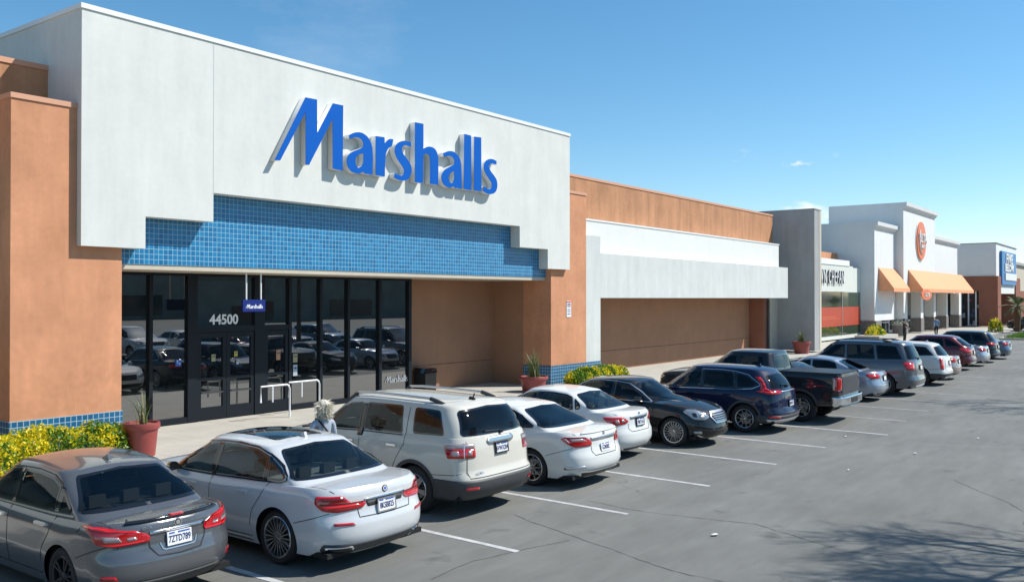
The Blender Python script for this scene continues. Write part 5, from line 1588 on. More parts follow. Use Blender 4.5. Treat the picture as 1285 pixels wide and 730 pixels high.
def spec_accord():
    L = 4.89
    S = sedan(L, 1.85, 1.465, 2.775, 1.10, .335, 1.02, .955, .77, .55, 1.45, 2.95, 3.92, ('w_accord', (.335, .23, .245, 5, 'vee', M_RIMS)))
    S['lr'] = .5; S['nr'] = 2.7
    side = [[(2.45, 1.0), (3.45, .98, .02), (3.1, 1.17), (2.75, 1.325), (2.47, 1.355)], [(2.38, 1.0), (2.40, 1.358), (2.0, 1.362), (1.65, 1.33), (1.50, 1.28), (1.42, 1.03)],
            [(1.36, 1.035), (1.43, 1.25, .02), (1.1, 1.09, .03), (1.13, 1.05)]]
    rear = [(0, 1.36), (.52, 1.345), (.56, 1.32), (.785, 1.09), (.77, 1.065), (0, 1.075)]
    std_windows(S, side, rear, [(0, 1.37), (.5, 1.33), (.7, 1.01), (0, .99)], rear_m=M_PRIV, side_m=M_PRIV)
    S['patches'] = [
        ('pillar', 'side', rounded([(2.36, .99), (2.47, .99), (2.49, 1.365), (2.38, 1.365)], .01), M_GLOSSBLK, .003, True),
        ('pillar', 'side', rounded([(1.34, 1.03), (1.44, 1.03), (1.52, 1.29), (1.41, 1.25)], .01), M_GLOSSBLK, .003, True),
        ('tail_light', 'wrapr', rounded([(.40, .805), (.45, .775), (.80, .765), (.93, .82), (1.08, .915), (1.0, .945), (.62, .945), (.43, .88)], .02), M_RED, .014, True, .03),
        ('tail_light', 'wrapr', rounded([(.52, .865), (.84, .87), (.9, .915), (.64, .92)], .015), M_PINK, .0165, True, .004),
        ('tail_light', 'wrapr', rounded([(.9, .85), (1.05, .91), (.98, .925)], .01), M_PINK, .0165, True, .004),
        ('tail_light', 'wrapr', rounded([(.5, .92), (.99, .93), (1.04, .92), (1.0, .945), (.62, .945)], .006), M_REDDK, .0168, True, .004),
        ('chrome_strip', 'wrapr', rounded([(-.40, .86), (.40, .86), (.43, .93), (-.43, .93)], .02), M_SILVER, .012, False, .03),
        ('bumper_insert', 'wrapr', rounded([(-.6, .225), (.6, .225), (.66, .30), (-.66, .30)], .02), M_BLACK, .008, False),
        ('fog_trim', 'wrapr', rounded([(.6, .40), (1.0, .37), (1.0, .42), (.62, .44)], .015), M_SILVER, .01, True),
        ('spoiler', 'wrapr', rounded([(-.66, .985), (.66, .985), (.62, 1.012), (-.62, 1.012)], .008), None, .022, False, .06),
    ] + FRONT(L, .6, .76, .42)
    S['lines'] = seams(S, [[(2.42, .97), (2.40, .6), (2.37, .3)], [(3.6, .93), (3.56, .6), (3.5, .3)], [(1.3, 1.02), (1.40, .85), (1.5, .65), (1.57, .45)]]) + [
        ('panel_gap', 'wrapr', [(-.42, .80), (-.42, .68), (-.36, .60), (.36, .60), (.42, .68), (.42, .80)], M_SEAM, .012, .003, False),
        ('chrome_strip', 'wrapr', [(-.72, .345), (-.5, .325), (.5, .325), (.72, .345)], M_CHROME, .03, .014, False),
        ('chrome_strip', 'side', [(1.08, 1.05), (1.4, 1.005), (2.4, .975), (3.5, .955)], M_SILVER, .016, .008, True)]
    S['handles'] = [(1.65, .87), (2.75, .85)]
    S['plate'] = ('rear', .72, 'GZM382', None)
    return S

def spec_corolla():
    L = 4.56
    S = sedan(L, 1.76, 1.465, 2.60, 1.02, .318, 1.02, .955, .76, .52, 1.30, 2.75, 3.65, ('w_corolla', (.318, .205, .22, 7, 'wide', M_RIMS)))
    S['lr'] = .5; S['nr'] = 2.7
    side = [[(2.28, 1.0), (3.22, .98, .02), (2.9, 1.17), (2.55, 1.325), (2.30, 1.36)], [(2.21, 1.0), (2.23, 1.362), (1.85, 1.367), (1.52, 1.34), (1.36, 1.29), (1.27, 1.03)],
            [(1.22, 1.035), (1.29, 1.26, .02), (1.13, 1.16, .03), (1.10, 1.06)]]
    rear = [(0, 1.36), (.48, 1.345), (.53, 1.32), (.745, 1.09), (.73, 1.065), (0, 1.075)]
    std_windows(S, side, rear, [(0, 1.37), (.5, 1.33), (.68, 1.01), (0, .99)])
    S['patches'] = [
        ('pillar', 'side', rounded([(2.19, .99), (2.30, .99), (2.32, 1.365), (2.21, 1.367)], .01), M_GLOSSBLK, .003, True),
        ('tail_light', 'wrapr', rounded([(.42, .84), (.5, .80), (.80, .76), (.92, .80), (1.06, .90), (1.08, .935), (.6, .935)], .02), M_RED, .014, True, .03),
        ('tail_light', 'wrapr', rounded([(.53, .835), (.63, .825), (.65, .885), (.57, .89)], .02), M_PINK, .0165, True, .004),
        ('tail_light', 'wrapr', rounded([(.68, .81), (.78, .805), (.80, .885), (.70, .885)], .02), M_PINK, .0165, True, .004),
        ('chrome_strip', 'wrapr', rounded([(-.36, .88), (.36, .88), (.36, .95), (-.36, .95)], .02), M_SILVER, .014, False, .03),
        ('bumper_insert', 'wrapr', [(-.5, .22), (.5, .22), (.55, .27), (-.55, .27)], M_BLACK, .006, False),
    ] + FRONT(L, .58, .72, .36)
    S['lines'] = seams(S, [[(2.25, .97), (2.23, .6), (2.2, .3)], [(3.4, .93), (3.36, .6), (3.3, .3)]]) + [
        ('panel_gap', 'wrapr', [(-.44, .80), (-.44, .68), (-.36, .62), (.36, .62), (.44, .68), (.44, .80)], M_SEAM, .012, .003, False)]
    S['handles'] = [(1.5, .87), (2.55, .85)]
    S['plate'] = ('rear', .80, '7BRT516', M_BLACK)
    return S

def spec_infiniti():
    L = 4.89
    S = sedan(L, 1.80, 1.51, 2.90, 1.12, .34, 1.02, .985, .80, .62, 1.42, 2.95, 3.75, ('w_infiniti', (.345, .245, .255, 10, 'mesh', M_RIMS)))
    S['lr'] = .5; S['nf'] = 2.5; S['lf'] = .8
    S['front'] = [(0, .22), (.12, .06), (.3, 0), (.5, .02), (.7, .06), (.9, .13), (1, .22)]
    S['crown'] = [(0, .03), (L * .3, .04), (L * .6, .05), (L * .8, .09), (L * .93, .10), (L, .05)]
    side = [[(2.40, 1.03), (3.35, 1.01, .02), (3.05, 1.18), (2.72, 1.355), (2.42, 1.40)], [(2.33, 1.03), (2.35, 1.402), (2.0, 1.408), (1.66, 1.38), (1.50, 1.32), (1.40, 1.05)],
            [(1.34, 1.055), (1.42, 1.29, .02), (1.14, 1.14, .04), (1.12, 1.07)]]
    rear = [(0, 1.39), (.44, 1.37), (.52, 1.33), (.70, 1.10), (.68, 1.07), (0, 1.06)]
    front = [(0, 1.415), (.48, 1.39), (.56, 1.35), (.74, 1.06), (.70, 1.025), (0, 1.01)]
    std_windows(S, side, rear, front, side_m=M_PRIV)
    S['patches'] = [
        ('pillar', 'side', rounded([(2.31, 1.02), (2.42, 1.02), (2.44, 1.41), (2.33, 1.41)], .01), M_GLOSSBLK, .003, True),
        ('grille', 'wrapf', rounded([(-.36, .80, .08), (-.42, .70), (-.28, .565), (.28, .565), (.42, .70), (.36, .80, .08)], .05), M_BLACK, .010, False, .03),
        ('intake', 'wrapf', rounded([(-.62, .25), (.62, .25), (.55, .38), (-.55, .38)], .04), M_BLACK, .006, False),
        ('fog_lamp', 'wrapf', rounded([(.70, .33), (.88, .33), (.90, .39), (.72, .39)], .02), M_CLEAR, .01, True),
        ('headlight', 'wrapf', rounded([(.47, .70), (.62, .635), (.88, .66), (1.16, .83), (1.10, .875), (.85, .87), (.55, .79)], .03), M_CLEAR, .014, True, .04),
        ('headlight', 'wrapf', rounded([(.60, .69), (.72, .67), (.76, .75), (.64, .76)], .03), M_SILVER, .017, True, .004),
        ('headlight', 'wrapf', rounded([(.80, .70), (.90, .71), (.94, .80), (.83, .79)], .03), M_GLOSSBLK, .017, True, .004),
        ('tail_light', 'wrapr', rounded([(.42, .85), (.5, .80), (.90, .80), (1.0, .93), (.6, .95)], .02), M_RED, .014, True, .03),
    ]
    S['lines'] = seams(S, [[(2.37, 1.0), (2.35, .6), (2.32, .3)], [(3.5, .96), (3.52, .6), (3.46, .3)], [(3.75, .98), (4.2, .93), (4.55, .87)]]) + [
        ('grille', 'wrapf', [(-.36, .80), (-.42, .70), (-.28, .565), (.28, .565), (.42, .70), (.36, .80)], M_SILVER, .03, .02, False, True)] + [
        ('grille', 'wrapf', [(-.38 + .1 * i * .3, .60 + .045 * (4 - i)), (.38 - .1 * i * .3, .60 + .045 * (4 - i))], M_SILVER, .016, .018, False) for i in range(5)] + [
        ('chrome_strip', 'wrapf', [(-.80, .30), (-.6, .235), (.6, .235), (.80, .30)], M_SILVER, .03, .012, False)] + [
        ('chrome_strip', 'side', [(1.08, 1.07), (1.4, 1.03), (2.4, 1.005), (3.4, .985)], M_SILVER, .014, .008, True),
        ('chrome_strip', 'side', [(1.08, 1.07), (1.12, 1.15), (1.5, 1.35), (1.66, 1.405), (2.0, 1.432), (2.42, 1.425), (2.75, 1.38), (3.1, 1.19), (3.4, .99)], M_SILVER, .016, .008, True)]
    S['handles'] = [(1.6, .9), (2.7, .885)]
    S['mirror_mat'] = None
    return S

def spec_crv():
    L, W, H = 4.60, 1.855, 1.68
    S = dict(L=L, W=W, r=.365, wb=2.66, rov=.98, zb=.27, suv=True, wheel=('w_crv', (.365, .235, .245, 5, 'vee', M_RIMS)), lr=.45, nr=2.8, lf=.8, nf=2.4)
    S['zs'] = [(0, 1.10), (.6, 1.10), (2.3, 1.05), (3.3, 1.02), (3.7, .99), (4.3, .9), (L, .83)]
    S['rear'] = [(0, .14), (.12, .04), (.25, 0), (.36, 0.01), (.42, .06), (.7, .09), (.9, .12), (1, .15)]
    S['front'] = [(0, .2), (.15, .05), (.4, 0), (.7, .03), (.9, .1), (1, .2)]
    S['sect'] = SUV_SECT
    S['gh'] = dict(xrb=.15, xrt=.55, xft=2.75, xfb=3.62, w0=.845, w1=.63, crown=.05, lr0=.5, lr1=.42, lf0=.85, lf1=.55, nr=2.8, nf=2.4,
                   taper=[(0, .93), (L * .35, 1.0), (L * .55, 1.0), (L, .93)],
                   roof=[(.4, H - .13), (1.0, H - .085), (2.0, H - .07), (2.6, H - .085), (3.0, H - .14)], pw=[(0, 0), (.4, .32), (1, 1)], prear=[(0, 0), (.5, .38), (1, 1)])
    side = [[(2.22, 1.10), (3.2, 1.07, .02), (2.85, 1.33), (2.55, 1.50), (2.24, 1.535)], [(2.15, 1.10), (2.16, 1.54), (1.7, 1.54), (1.35, 1.515), (1.26, 1.12)],
            [(1.20, 1.125), (1.27, 1.505), (.95, 1.44, .06), (.66, 1.24, .05), (.85, 1.15)]]
    rear = [(0, 1.50), (.50, 1.47), (.55, 1.43), (.67, 1.16), (.64, 1.12), (0, 1.12)]
    S['windows'] = [('side', rounded(side[0], .05), M_GLASS), ('side', rounded(side[1], .05), M_PRIV), ('side', rounded(side[2], .05), M_PRIV), ('rear', rounded(sym(rear), .07), M_PRIV), ('front', rounded(sym([(0, 1.55), (.5, 1.52), (.72, 1.09), (0, 1.06)]), .07), M_GLASS)]
    dl = [(.60, 1.22), (.8, 1.13), (1.25, 1.09), (2.2, 1.07), (3.28, 1.04)]
    S['patches'] = [
        ('pillar', 'side', rounded([(2.13, 1.09), (2.24, 1.09), (2.25, 1.545), (2.14, 1.55)], .01), M_GLOSSBLK, .003, True),
        ('pillar', 'side', rounded([(1.18, 1.11), (1.28, 1.11), (1.37, 1.525), (1.25, 1.51)], .01), M_GLOSSBLK, .003, True),
        ('tail_light', 'wrapr', rounded([(.46, 1.055), (.5, 1.02), (.86, 1.00), (1.3, 1.075), (.98, 1.115), (.5, 1.105)], .02), M_RED, .014, True, .03),
        ('tail_light', 'rear', rounded([(.765, 1.05), (.82, 1.05), (.80, 1.10), (.685, 1.43), (.65, 1.43)], .012), M_RED, .014, True, .03),
        ('tail_light', 'wrapr', rounded([(.6, 1.04), (.86, 1.025), (1.1, 1.065), (.9, 1.075)], .01), M_REDLIT, .0165, True, .004),
        ('chrome_strip', 'wrapr', [(-.46, 1.05), (.46, 1.05), (.46, 1.08), (-.46, 1.08)], M_SILVER, .014, False, .03),
        ('bumper', 'wrapr', rounded([(-1.3, .28), (1.3, .28), (1.28, .48), (-1.28, .48)], .02), M_CLAD, .010, False),
        ('skid_plate', 'wrapr', rounded([(-1.0, .31), (1.0, .31), (1.02, .385), (-1.02, .385)], .02), M_SILVER, .02, False),
        ('reflector', 'wrapr', [(.66, .42), (.96, .42), (.96, .47), (.66, .465)], M_RED, .02, True),
        ('side_skirt', 'side', [(1.5, .28), (3.2, .28), (3.2, .40), (1.5, .40)], M_CLAD, .01, True),
    ] + FRONT(L, .7, .88, .48)
    S['lines'] = seams(S, [[(2.19, 1.07), (2.18, .7), (2.16, .4)], [(3.35, 1.0), (3.32, .7), (3.26, .4)], [(1.18, 1.1), (1.26, .85), (1.38, .7), (1.45, .55)]]) + [
        ('chrome_strip', 'side', dl, M_SILVER, .018, .008, True), ('chrome_strip', 'side', [(.60, 1.22), (.62, 1.26), (.95, 1.475), (1.3, 1.545), (1.7, 1.572), (2.24, 1.567)], M_SILVER, .016, .008, True),
        ('panel_gap', 'wrapr', [(-.5, .96), (-.52, .62), (-.45, .52), (.45, .52), (.52, .62), (.5, .96)], M_SEAM, .012, .003, False)]
    S['handles'] = [(1.45, .95), (2.45, .935)]
    S['lip'] = (.06, M_CLAD, .01)
    S['plate'] = ('rear', .76, '8RPL471', M_BLACK)
    S['rows'] = (2.05, 1.2)
    return S

def spec_ram():
    L, W, H = 5.82, 2.02, 1.92
    S = dict(L=L, W=W, r=.41, wb=3.57, rov=1.18, zb=.48, suv=True, wheel=('w_ram', (.41, .275, .265, 5, 'wide', M_RIMS)), lr=.16, nr=4.0, lf=.7, nf=2.6, flare=.03)
    S['zs'] = [(0, 1.36), (1.9, 1.36), (2.1, 1.33), (3.6, 1.30), (4.4, 1.27), (5.3, 1.20), (L, 1.10)]
    S['rear'] = [(0, .02), (.05, .0), (.06, .08), (.5, .08), (.93, .08), (1, .09)]
    S['front'] = [(0, .1), (.15, .0), (.4, 0), (.7, .03), (.9, .06), (1, .12)]
    S['sect'] = [(0, .95), (.12, .97), (.35, .985), (.55, 1.0), (.8, .985), (.92, .97), (1, .94)]
    S['taper'] = [(0, .97), (1, .99), (3, 1.0), (4.5, .99), (L, .95)]
    S['crown'] = [(0, .004), (2.0, .01), (4.0, .05), (5.2, .07), (L, .03)]
    S['gh'] = dict(xrb=1.95, xrt=2.08, xft=3.55, xfb=4.45, w0=.94, w1=.73, crown=.05, lr0=.18, lr1=.2, lf0=.75, lf1=.5, nr=3.0, nf=2.4,
                   taper=[(0, 1), (2.6, 1.0), (3.5, 1.0), (L, .95)],
                   roof=[(2.0, H - .07), (2.8, H - .05), (3.4, H - .06), (3.8, H - .12)], pw=[(0, 0), (.4, .3), (1, 1)])
    side = [[(3.08, 1.36), (4.05, 1.34, .02), (3.6, 1.66), (3.35, 1.76), (3.1, 1.785)], [(2.98, 1.36), (3.0, 1.79), (2.30, 1.78), (2.24, 1.38)]]
    rear = [(0, 1.80), (.6, 1.79), (.68, 1.42), (0, 1.41)]
    S['windows'] = [('side', rounded(side[0], .05), M_PRIV), ('side', rounded(side[1], .05), M_PRIV), ('rear', rounded(sym(rear), .05), M_GLASS), ('front', rounded(sym([(0, 1.80), (.62, 1.76), (.8, 1.36), (0, 1.34)]), .07), M_GLASS)]
    S['patches'] = [
        ('bed_cover', 'top', rounded([(.12, -.86), (1.85, -.86), (1.85, .86), (.12, .86)], .03), M_BLACK, .03, False, .05),
        ('tail_light', 'wrapr', rounded([(.80, .92), (1.10, .92), (1.12, 1.27), (.80, 1.27)], .03), M_RED, .014, True, .03),
        ('tail_light', 'wrapr', rounded([(1.04, .93), (1.10, .93), (1.11, 1.26), (1.04, 1.26)], .01), M_PINK, .0165, True, .004),
        ('bumper', 'wrapr', rounded([(-1.12, .50), (1.12, .50), (1.10, .76), (-1.10, .76)], .04), M_CHROME, .10, False, .12),
        ('bumper', 'wrapr', rounded([(-.3, .56), (.3, .56), (.3, .72), (-.3, .72)], .02), M_BLACK, .105, False, .01),
        ('tailgate', 'wrapr', rounded([(-.78, .84), (.78, .84), (.78, 1.32), (-.78, 1.32)], .02), M_CLAD, .012, False, .03),
        ('side_skirt', 'side', [(1.75, .49), (4.2, .49), (4.2, .58), (1.75, .58)], M_BLACK, .03, True),
    ] + FRONT(L, .9, 1.08, .55)
    S['lines'] = seams(S, [[(3.03, 1.34), (3.02, .9), (3.0, .6)], [(4.15, 1.27), (4.12, .9), (4.08, .6)], [(1.93, 1.34), (1.93, .9), (1.93, .6)], [(2.17, 1.34), (2.15, .9), (2.15, .6)]])
    S['handles'] = [(2.35, 1.17), (3.2, 1.16)]; S['handle_mat'] = M_CHROME
    S['lip'] = (.07, M_CLAD, .02)
    S['rows'] = (3.2, 2.35)
    return S

def spec_suv(L, W, H, wb, rov, r, belt, tail, rearm=M_PRIV, clad=False, wheel=None, xrt=.5, gz=0):
    """plain SUV for the far end of the row"""
    hw = W / 2
    S = dict(L=L, W=W, r=r, wb=wb, rov=rov, zb=.28, suv=True, wheel=wheel or ('w_far%.2f' % r, (r, .24, r * .66, 6, 'wide', M_RIMS)), lr=.42, nr=2.9, lf=.75, nf=2.5, ns=40, nk=12)
    S['zs'] = [(0, belt + .02), (.6, belt + .02), (L * .5, belt - .02), (L * .74, belt - .05), (L * .93, belt - .15), (L, belt - .22)]
    S['rear'] = [(0, .14), (.12, .04), (.25, 0), (.36, 0.01), (.42, .05), (.7, .08), (.9, .11), (1, .14)]
    S['front'] = [(0, .2), (.15, .05), (.4, 0), (.7, .03), (.9, .1), (1, .2)]
    S['sect'] = SUV_SECT
    S['gh'] = dict(xrb=.14, xrt=xrt, xft=L * .58, xfb=L * .77, w0=hw * .915, w1=hw * .70, crown=.05, lr0=.45, lr1=.4, lf0=.85, lf1=.55, nr=2.9, nf=2.4,
                   roof=[(xrt - .15, H - .11), (xrt + .5, H - .075), (L * .42, H - .06), (L * .55, H - .08), (L * .64, H - .13)], pw=[(0, 0), (.4, .32), (1, 1)])
    zt = H - .15; b = belt + .05
    S['windows'] = [('side', rounded([(L * .475, b), (L * .68, b - .02, .02), (L * .61, b + .27), (L * .55, zt - .02), (L * .48, zt)], .05), M_PRIV),
                    ('side', rounded([(L * .46, b), (L * .465, zt), (L * .29, zt), (L * .27, b)], .05), M_PRIV),
                    ('side', rounded([(L * .255, b), (L * .272, zt), (xrt + .32, zt - .03), (.50, b + .03)], .05), M_PRIV),
                    ('rear', rounded(sym([(0, zt + .01), (hw * .62, zt - .02), (hw * .77, b + .03), (0, b)]), .07), rearm)]
    S['patches'] = [('tail_light', 'wrapr', rounded(tail, .02), M_RED, .014, True, .03),
                    ('tail_light', 'wrapr', rounded(offset_poly(tail, .035), .015), M_REDLIT, .0165, True, .004),
                    ('bumper', 'wrapr', rounded([(-hw * 1.35, .285), (hw * 1.35, .285), (hw * 1.33, .50), (-hw * 1.33, .50)], .02), M_CLAD, .010, False),
                    ('skid_plate', 'wrapr', rounded([(-.6, .3), (.6, .3), (.64, .38), (-.64, .38)], .02), M_SILVER, .016, False)]
    if clad is False: S['patches'].pop(2)
    S['patches'] += FRONT(L, belt - .3, belt - .16, .45)
    S['lines'] = seams(S, [[(L * .467, b - .05), (L * .465, .75), (L * .46, .45)], [(L * .72, b - .08), (L * .71, .75), (L * .7, .45)]]) + [
        ('panel_gap', 'wrapr', [(-.55, belt - .1), (-.57, .68), (-.5, .56), (.5, .56), (.57, .68), (.55, belt - .1)], M_SEAM, .014, .003, False)]
    S['handles'] = [(L * .32, belt - .12), (L * .53, belt - .13)]
    S['rows'] = (L * .46, L * .27)
    S['plate'] = ('rear', belt - .22, None, M_BLACK)
    return S

def spec_sedan_far(L, W, H, wb, rov, r, deck, tail, wheel=None, xrb=.55, xrt=1.4):
    hw = W / 2
    S = sedan(L, W, H, wb, rov, r, deck, deck - .06, deck - .26, xrb, xrt, L * .605, L * .80, wheel or ('w_far%.2f' % r, (r, .23, r * .7, 5, 'wide', M_RIMS)))
    S['lr'] = .5; S['nr'] = 2.7; S['ns'] = 44; S['nk'] = 12
    b = deck - .01; zt = H - .115
    side = [[(L * .50, b), (L * .71, b - .02, .02), (L * .635, b + .18), (L * .565, zt - .03), (L * .505, zt)], [(L * .487, b), (L * .49, zt), (xrt + .35, zt - .01), (xrt + .08, zt - .08), (xrt - .02, b + .02)]]
    rear = [(0, zt - .005), (hw * .55, zt - .02), (hw * .60, zt - .05), (hw * .85, deck + .075), (hw * .83, deck + .05), (0, deck + .06)]
    std_windows(S, side, rear, [(0, zt + .005), (hw * .56, zt - .03), (hw * .78, b + .02), (0, b)], rear_m=M_PRIV, side_m=M_PRIV)
    S['patches'] = [('tail_light', 'wrapr', rounded(tail, .02), M_RED, .014, True, .03), ('tail_light', 'wrapr', rounded(offset_poly(tail, .03), .01), M_REDLIT, .0165, True, .004),
                    ('bumper_insert', 'wrapr', [(-.55, .22), (.55, .22), (.6, .29), (-.6, .29)], M_BLACK, .006, False)] + FRONT(L, .58, .74, .4)
    S['lines'] = seams(S, [[(L * .493, b - .03), (L * .49, .6), (L * .485, .3)], [(L * .735, b - .06), (L * .73, .6), (L * .72, .3)]]) + [
        ('panel_gap', 'wrapr', [(-.42, .80), (-.42, .68), (-.36, .60), (.36, .60), (.42, .68), (.42, .80)], M_SEAM, .012, .003, False),
        ('chrome_strip', 'side', [(xrt - .1, b), (L * .5, b - .03), (L * .72, b - .05)], M_SILVER, .014, .008, True)]
    S['handles'] = [(L * .34, deck - .14), (L * .56, deck - .16)]
    S['plate'] = ('rear', deck - .23, None, M_BLACK)
    return S
# ---------------------------------------------------------------- the parked cars
P_GREY = paint('gunmetal_paint', (.115, .12, .128), .4, .22)
P_WHITE = paint('white_paint', (.65, .66, .64)); P_WHITEB = paint('mineral_white_paint', (.56, .575, .58), .08, .3); P_PEARL = paint('pearl_paint', (.57, .55, .48))
P_BLACK = paint('black_paint', (.008, .009, .011)); P_NAVY = paint('navy_paint', (.004, .009, .04)); P_DKGREY = paint('charcoal_paint', (.012, .014, .017))
P_SILVER = paint('silver_paint', (.36, .40, .46), .45, .3); P_SLATE = paint('slate_paint', (.115, .12, .13), .4, .3); P_TAN = paint('rosy_beige_paint', (.38, .28, .25), .4, .3)
P_RED = paint('maroon_paint', (.13, .008, .014), .25, .3); P_BLUEG = paint('steel_blue_paint', (.10, .14, .19), .5, .3); P_JEEP = paint('dark_green_paint', (.015, .022, .02))

def car(S, m, x, y, name, label, cat='car', nose_in=True, yaw=0.0, group='cars parked along the kerb'):
    S = dict(S)
    S['patches'] = [(p[0], p[1], p[2], p[3] or m, *p[4:]) for p in S.get('patches', [])]
    if 'mirror_mat' in S and S['mirror_mat'] is None: S['mirror_mat'] = m
    return make_car(S, name, label, cat, m, (x, y, 0) if nose_in else (x, y + S['L'], 0), nose_in, group, yaw)

def antenna_fin(root, sk, x, m):
    h, n = sk('top', x, 0)
    bm = bmesh.new(); prism(bm, [(-.09, -.01), (.10, -.01), (.04, .02), (-.06, .065)], 'y', -.022, .022)
    finish('antenna_fin', bm, m, root, (h.x, 0, h.z), bevel=.008, smooth=50)

def roof_rails(root, sk, x0, x1, y, m, m2):
    for sg in (1, -1):
        pts = []
        for k in range(9):
            x = x0 + (x1 - x0) * k / 8; h, n = sk('top', x, y * sg)
            pts.append(h + Vector((0, 0, .0 if k in (0, 8) else .055)))
        bm = bmesh.new(); tube(bm, pts, .022, 8); finish('roof_rail', bm, m, root, smooth=60)
        for a, b_ in ((0, 1), (7, 8)):
            bm = bmesh.new(); tube(bm, [pts[a] - Vector((0, 0, .01)), (pts[a] + pts[b_]) / 2, pts[b_]], [.036, .036, .036], 8); finish('rail_foot', bm, m2, root, smooth=60)

def wiper(root, sk, z, y0, y1):
    bm = bmesh.new(); pts = []
    for k in range(6):
        y = y0 + (y1 - y0) * k / 5; h, n = sk('rear', y, z + .02 * k / 5); pts.append(h + n * .03)
    tube(bm, pts, .011, 6); h, n = sk('rear', y0, z - .03); tube(bm, [h, h + n * .05, pts[0]], .028, 8)
    finish('rear_wiper', bm, M_BLACK, root, smooth=50)

r, k = car(spec_sentra(), P_GREY, 5.85, 9.05, 'grey_sedan', 'dark grey sedan nearest the viewer with a slim black boot spoiler', 'car')
antenna_fin(r, k, 1.62, P_GREY); round_badge(r, k, 'wrapr', 0, .915, .048, [(1, M_CHROME), (.78, M_GLOSSBLK), (.55, M_CHROME)])
badge_text(r, k, 'wrapr', .36, .915, 'SENTRA', .040, M_SILVER, 'badge_lettering')
r, k = car(spec_bmw(), P_WHITEB, 8.36, 8.27, 'white_sedan', 'white luxury sedan with a black glass sunroof and wide split red tail lights', 'car')
antenna_fin(r, k, 1.72, P_WHITEB); round_badge(r, k, 'wrapr', 0, .972, .046, [(1, M_GLOSSBLK), (.7, M_PLATE), (.45, M_PLATEBLUE)])
r, k = car(spec_acadia(), P_PEARL, 11.50, 8.75, 'pearl_suv', 'pearl white SUV with grey lower bumper and roof rails', 'SUV')
roof_rails(r, k, .75, 3.0, .66, M_SILVER, M_CLAD); wiper(r, k, 1.30, -.05, .34)
badge_text(r, k, 'wrapr', 0, 1.195, 'GMC', .075, M_RED, 'badge_lettering', 1.2, .004); badge_text(r, k, 'wrapr', .55, .70, 'ACADIA', .06, M_CHROME, 'badge_lettering')
h, n = k('top', .62, .1)
bm = bmesh.new(); tube(bm, [h, h + Vector((-.05, 0, .10))], .012); tube(bm, [h - Vector((.05, 0, 0)), h + Vector((.05, 0, .02))], .03); finish('antenna', bm, M_BLACK, r)
r, k = car(spec_accord(), P_WHITE, 14.27, 8.5, 'white_sedan', 'white sedan with dark tinted windows and a low lip spoiler', 'car'); round_badge(r, k, 'wrapr', 0, .955, .035, [(1, M_CHROME), (.6, M_SILVER)])
r, k = car(spec_corolla(), P_WHITE, 17.08, 9.3, 'white_compact', 'white compact sedan set back beside the black sedan', 'car'); round_badge(r, k, 'wrapr', 0, .965, .04, [(1, M_CHROME), (.6, M_SILVER)])
S = spec_infiniti()
r, k = car(S, P_BLACK, 19.72, 8.6, 'black_sedan', 'black sedan parked nose out with a chrome barred grille', 'car', False); round_badge(r, k, 'wrapf', 0, .69, .05, [(1, M_CHROME), (.6, M_BLACK)])
r, k = car(spec_crv(), P_NAVY, 22.82, 8.02, 'navy_suv', 'dark navy SUV with chrome window line and grey lower trim', 'SUV'); antenna_fin(r, k, .95, P_NAVY); wiper(r, k, 1.20, 0, .3)
r, k = car(spec_ram(), P_DKGREY, 25.75, 7.35, 'pickup_truck', 'black crew cab pickup with a bed cover and chrome rear bumper', 'pickup'); round_badge(r, k, 'wrapr', 0, 1.15, .09, [(1, M_SILVER), (.5, M_CLAD)])
S = spec_sedan_far(4.7, 1.80, 1.46, 2.76, 1.05, .33, 1.03, [(.42, .86), (.48, .78), (.86, .76), (1.04, .88), (1.0, .93), (.55, .93)])
car(S, P_BLACK, 28.35, 8.3, 'black_sedan', 'black sedan almost hidden behind the pickup bed', 'car')
S = spec_sedan_far(4.6, 1.77, 1.447, 2.76, 1.05, .32, 1.0, [(.42, .86), (.48, .78), (.86, .76), (1.04, .88), (1.0, .93), (.55, .93)])
car(S, P_SILVER, 31.6, 7.95, 'silver_sedan', 'silver blue sedan between the pickup and the slate SUV', 'car')
S = spec_suv(5.2, 2.0, 1.93, 3.1, 1.12, .40, 1.22, [(.68, .93), (1.02, .93), (1.16, 1.15), (1.14, 1.20), (.68, 1.2)], xrt=.42)
r, k = car(S, P_SLATE, 34.15, 7.35, 'slate_suv', 'big slate grey SUV with long dark rear side glass and roof rails', 'SUV'); roof_rails(r, k, .9, 3.3, .62, P_SLATE, M_CLAD); wiper(r, k, 1.32, 0, .3)
S = spec_suv(4.65, 1.85, 1.70, 2.72, 1.0, .36, 1.12, [(.70, .66), (.86, .66), (.90, 1.08), (.72, 1.10)], clad=True)
r, k = car(S, P_WHITE, 38.8, 7.3, 'white_suv', 'white SUV with tall upright dark red tail lights', 'SUV'); antenna_fin(r, k, .95, P_WHITE)
S = spec_sedan_far(4.45, 1.72, 1.45, 2.6, .98, .31, 1.0, [(.44, .85), (.5, .76), (.86, .76), (1.02, .90), (.55, .93)])
car(S, P_TAN, 41.7, 7.5, 'beige_sedan', 'rosy beige sedan between the white and the maroon SUVs', 'car')
S = spec_suv(4.6, 1.85, 1.66, 2.69, .98, .36, 1.08, [(.48, .86), (.88, .84), (1.22, 1.02), (1.15, 1.08), (.9, 1.06), (.5, 1.0)], xrt=.75)
r, k = car(S, P_RED, 47.6, 7.9, 'maroon_suv', 'deep maroon SUV with swept red tail lights', 'SUV'); wiper(r, k, 1.18, 0, .3)
S = spec_sedan_far(4.8, 1.82, 1.46, 2.8, 1.05, .33, 1.02, [(.42, .86), (.5, .78), (.88, .77), (1.06, .92), (.55, .95)])
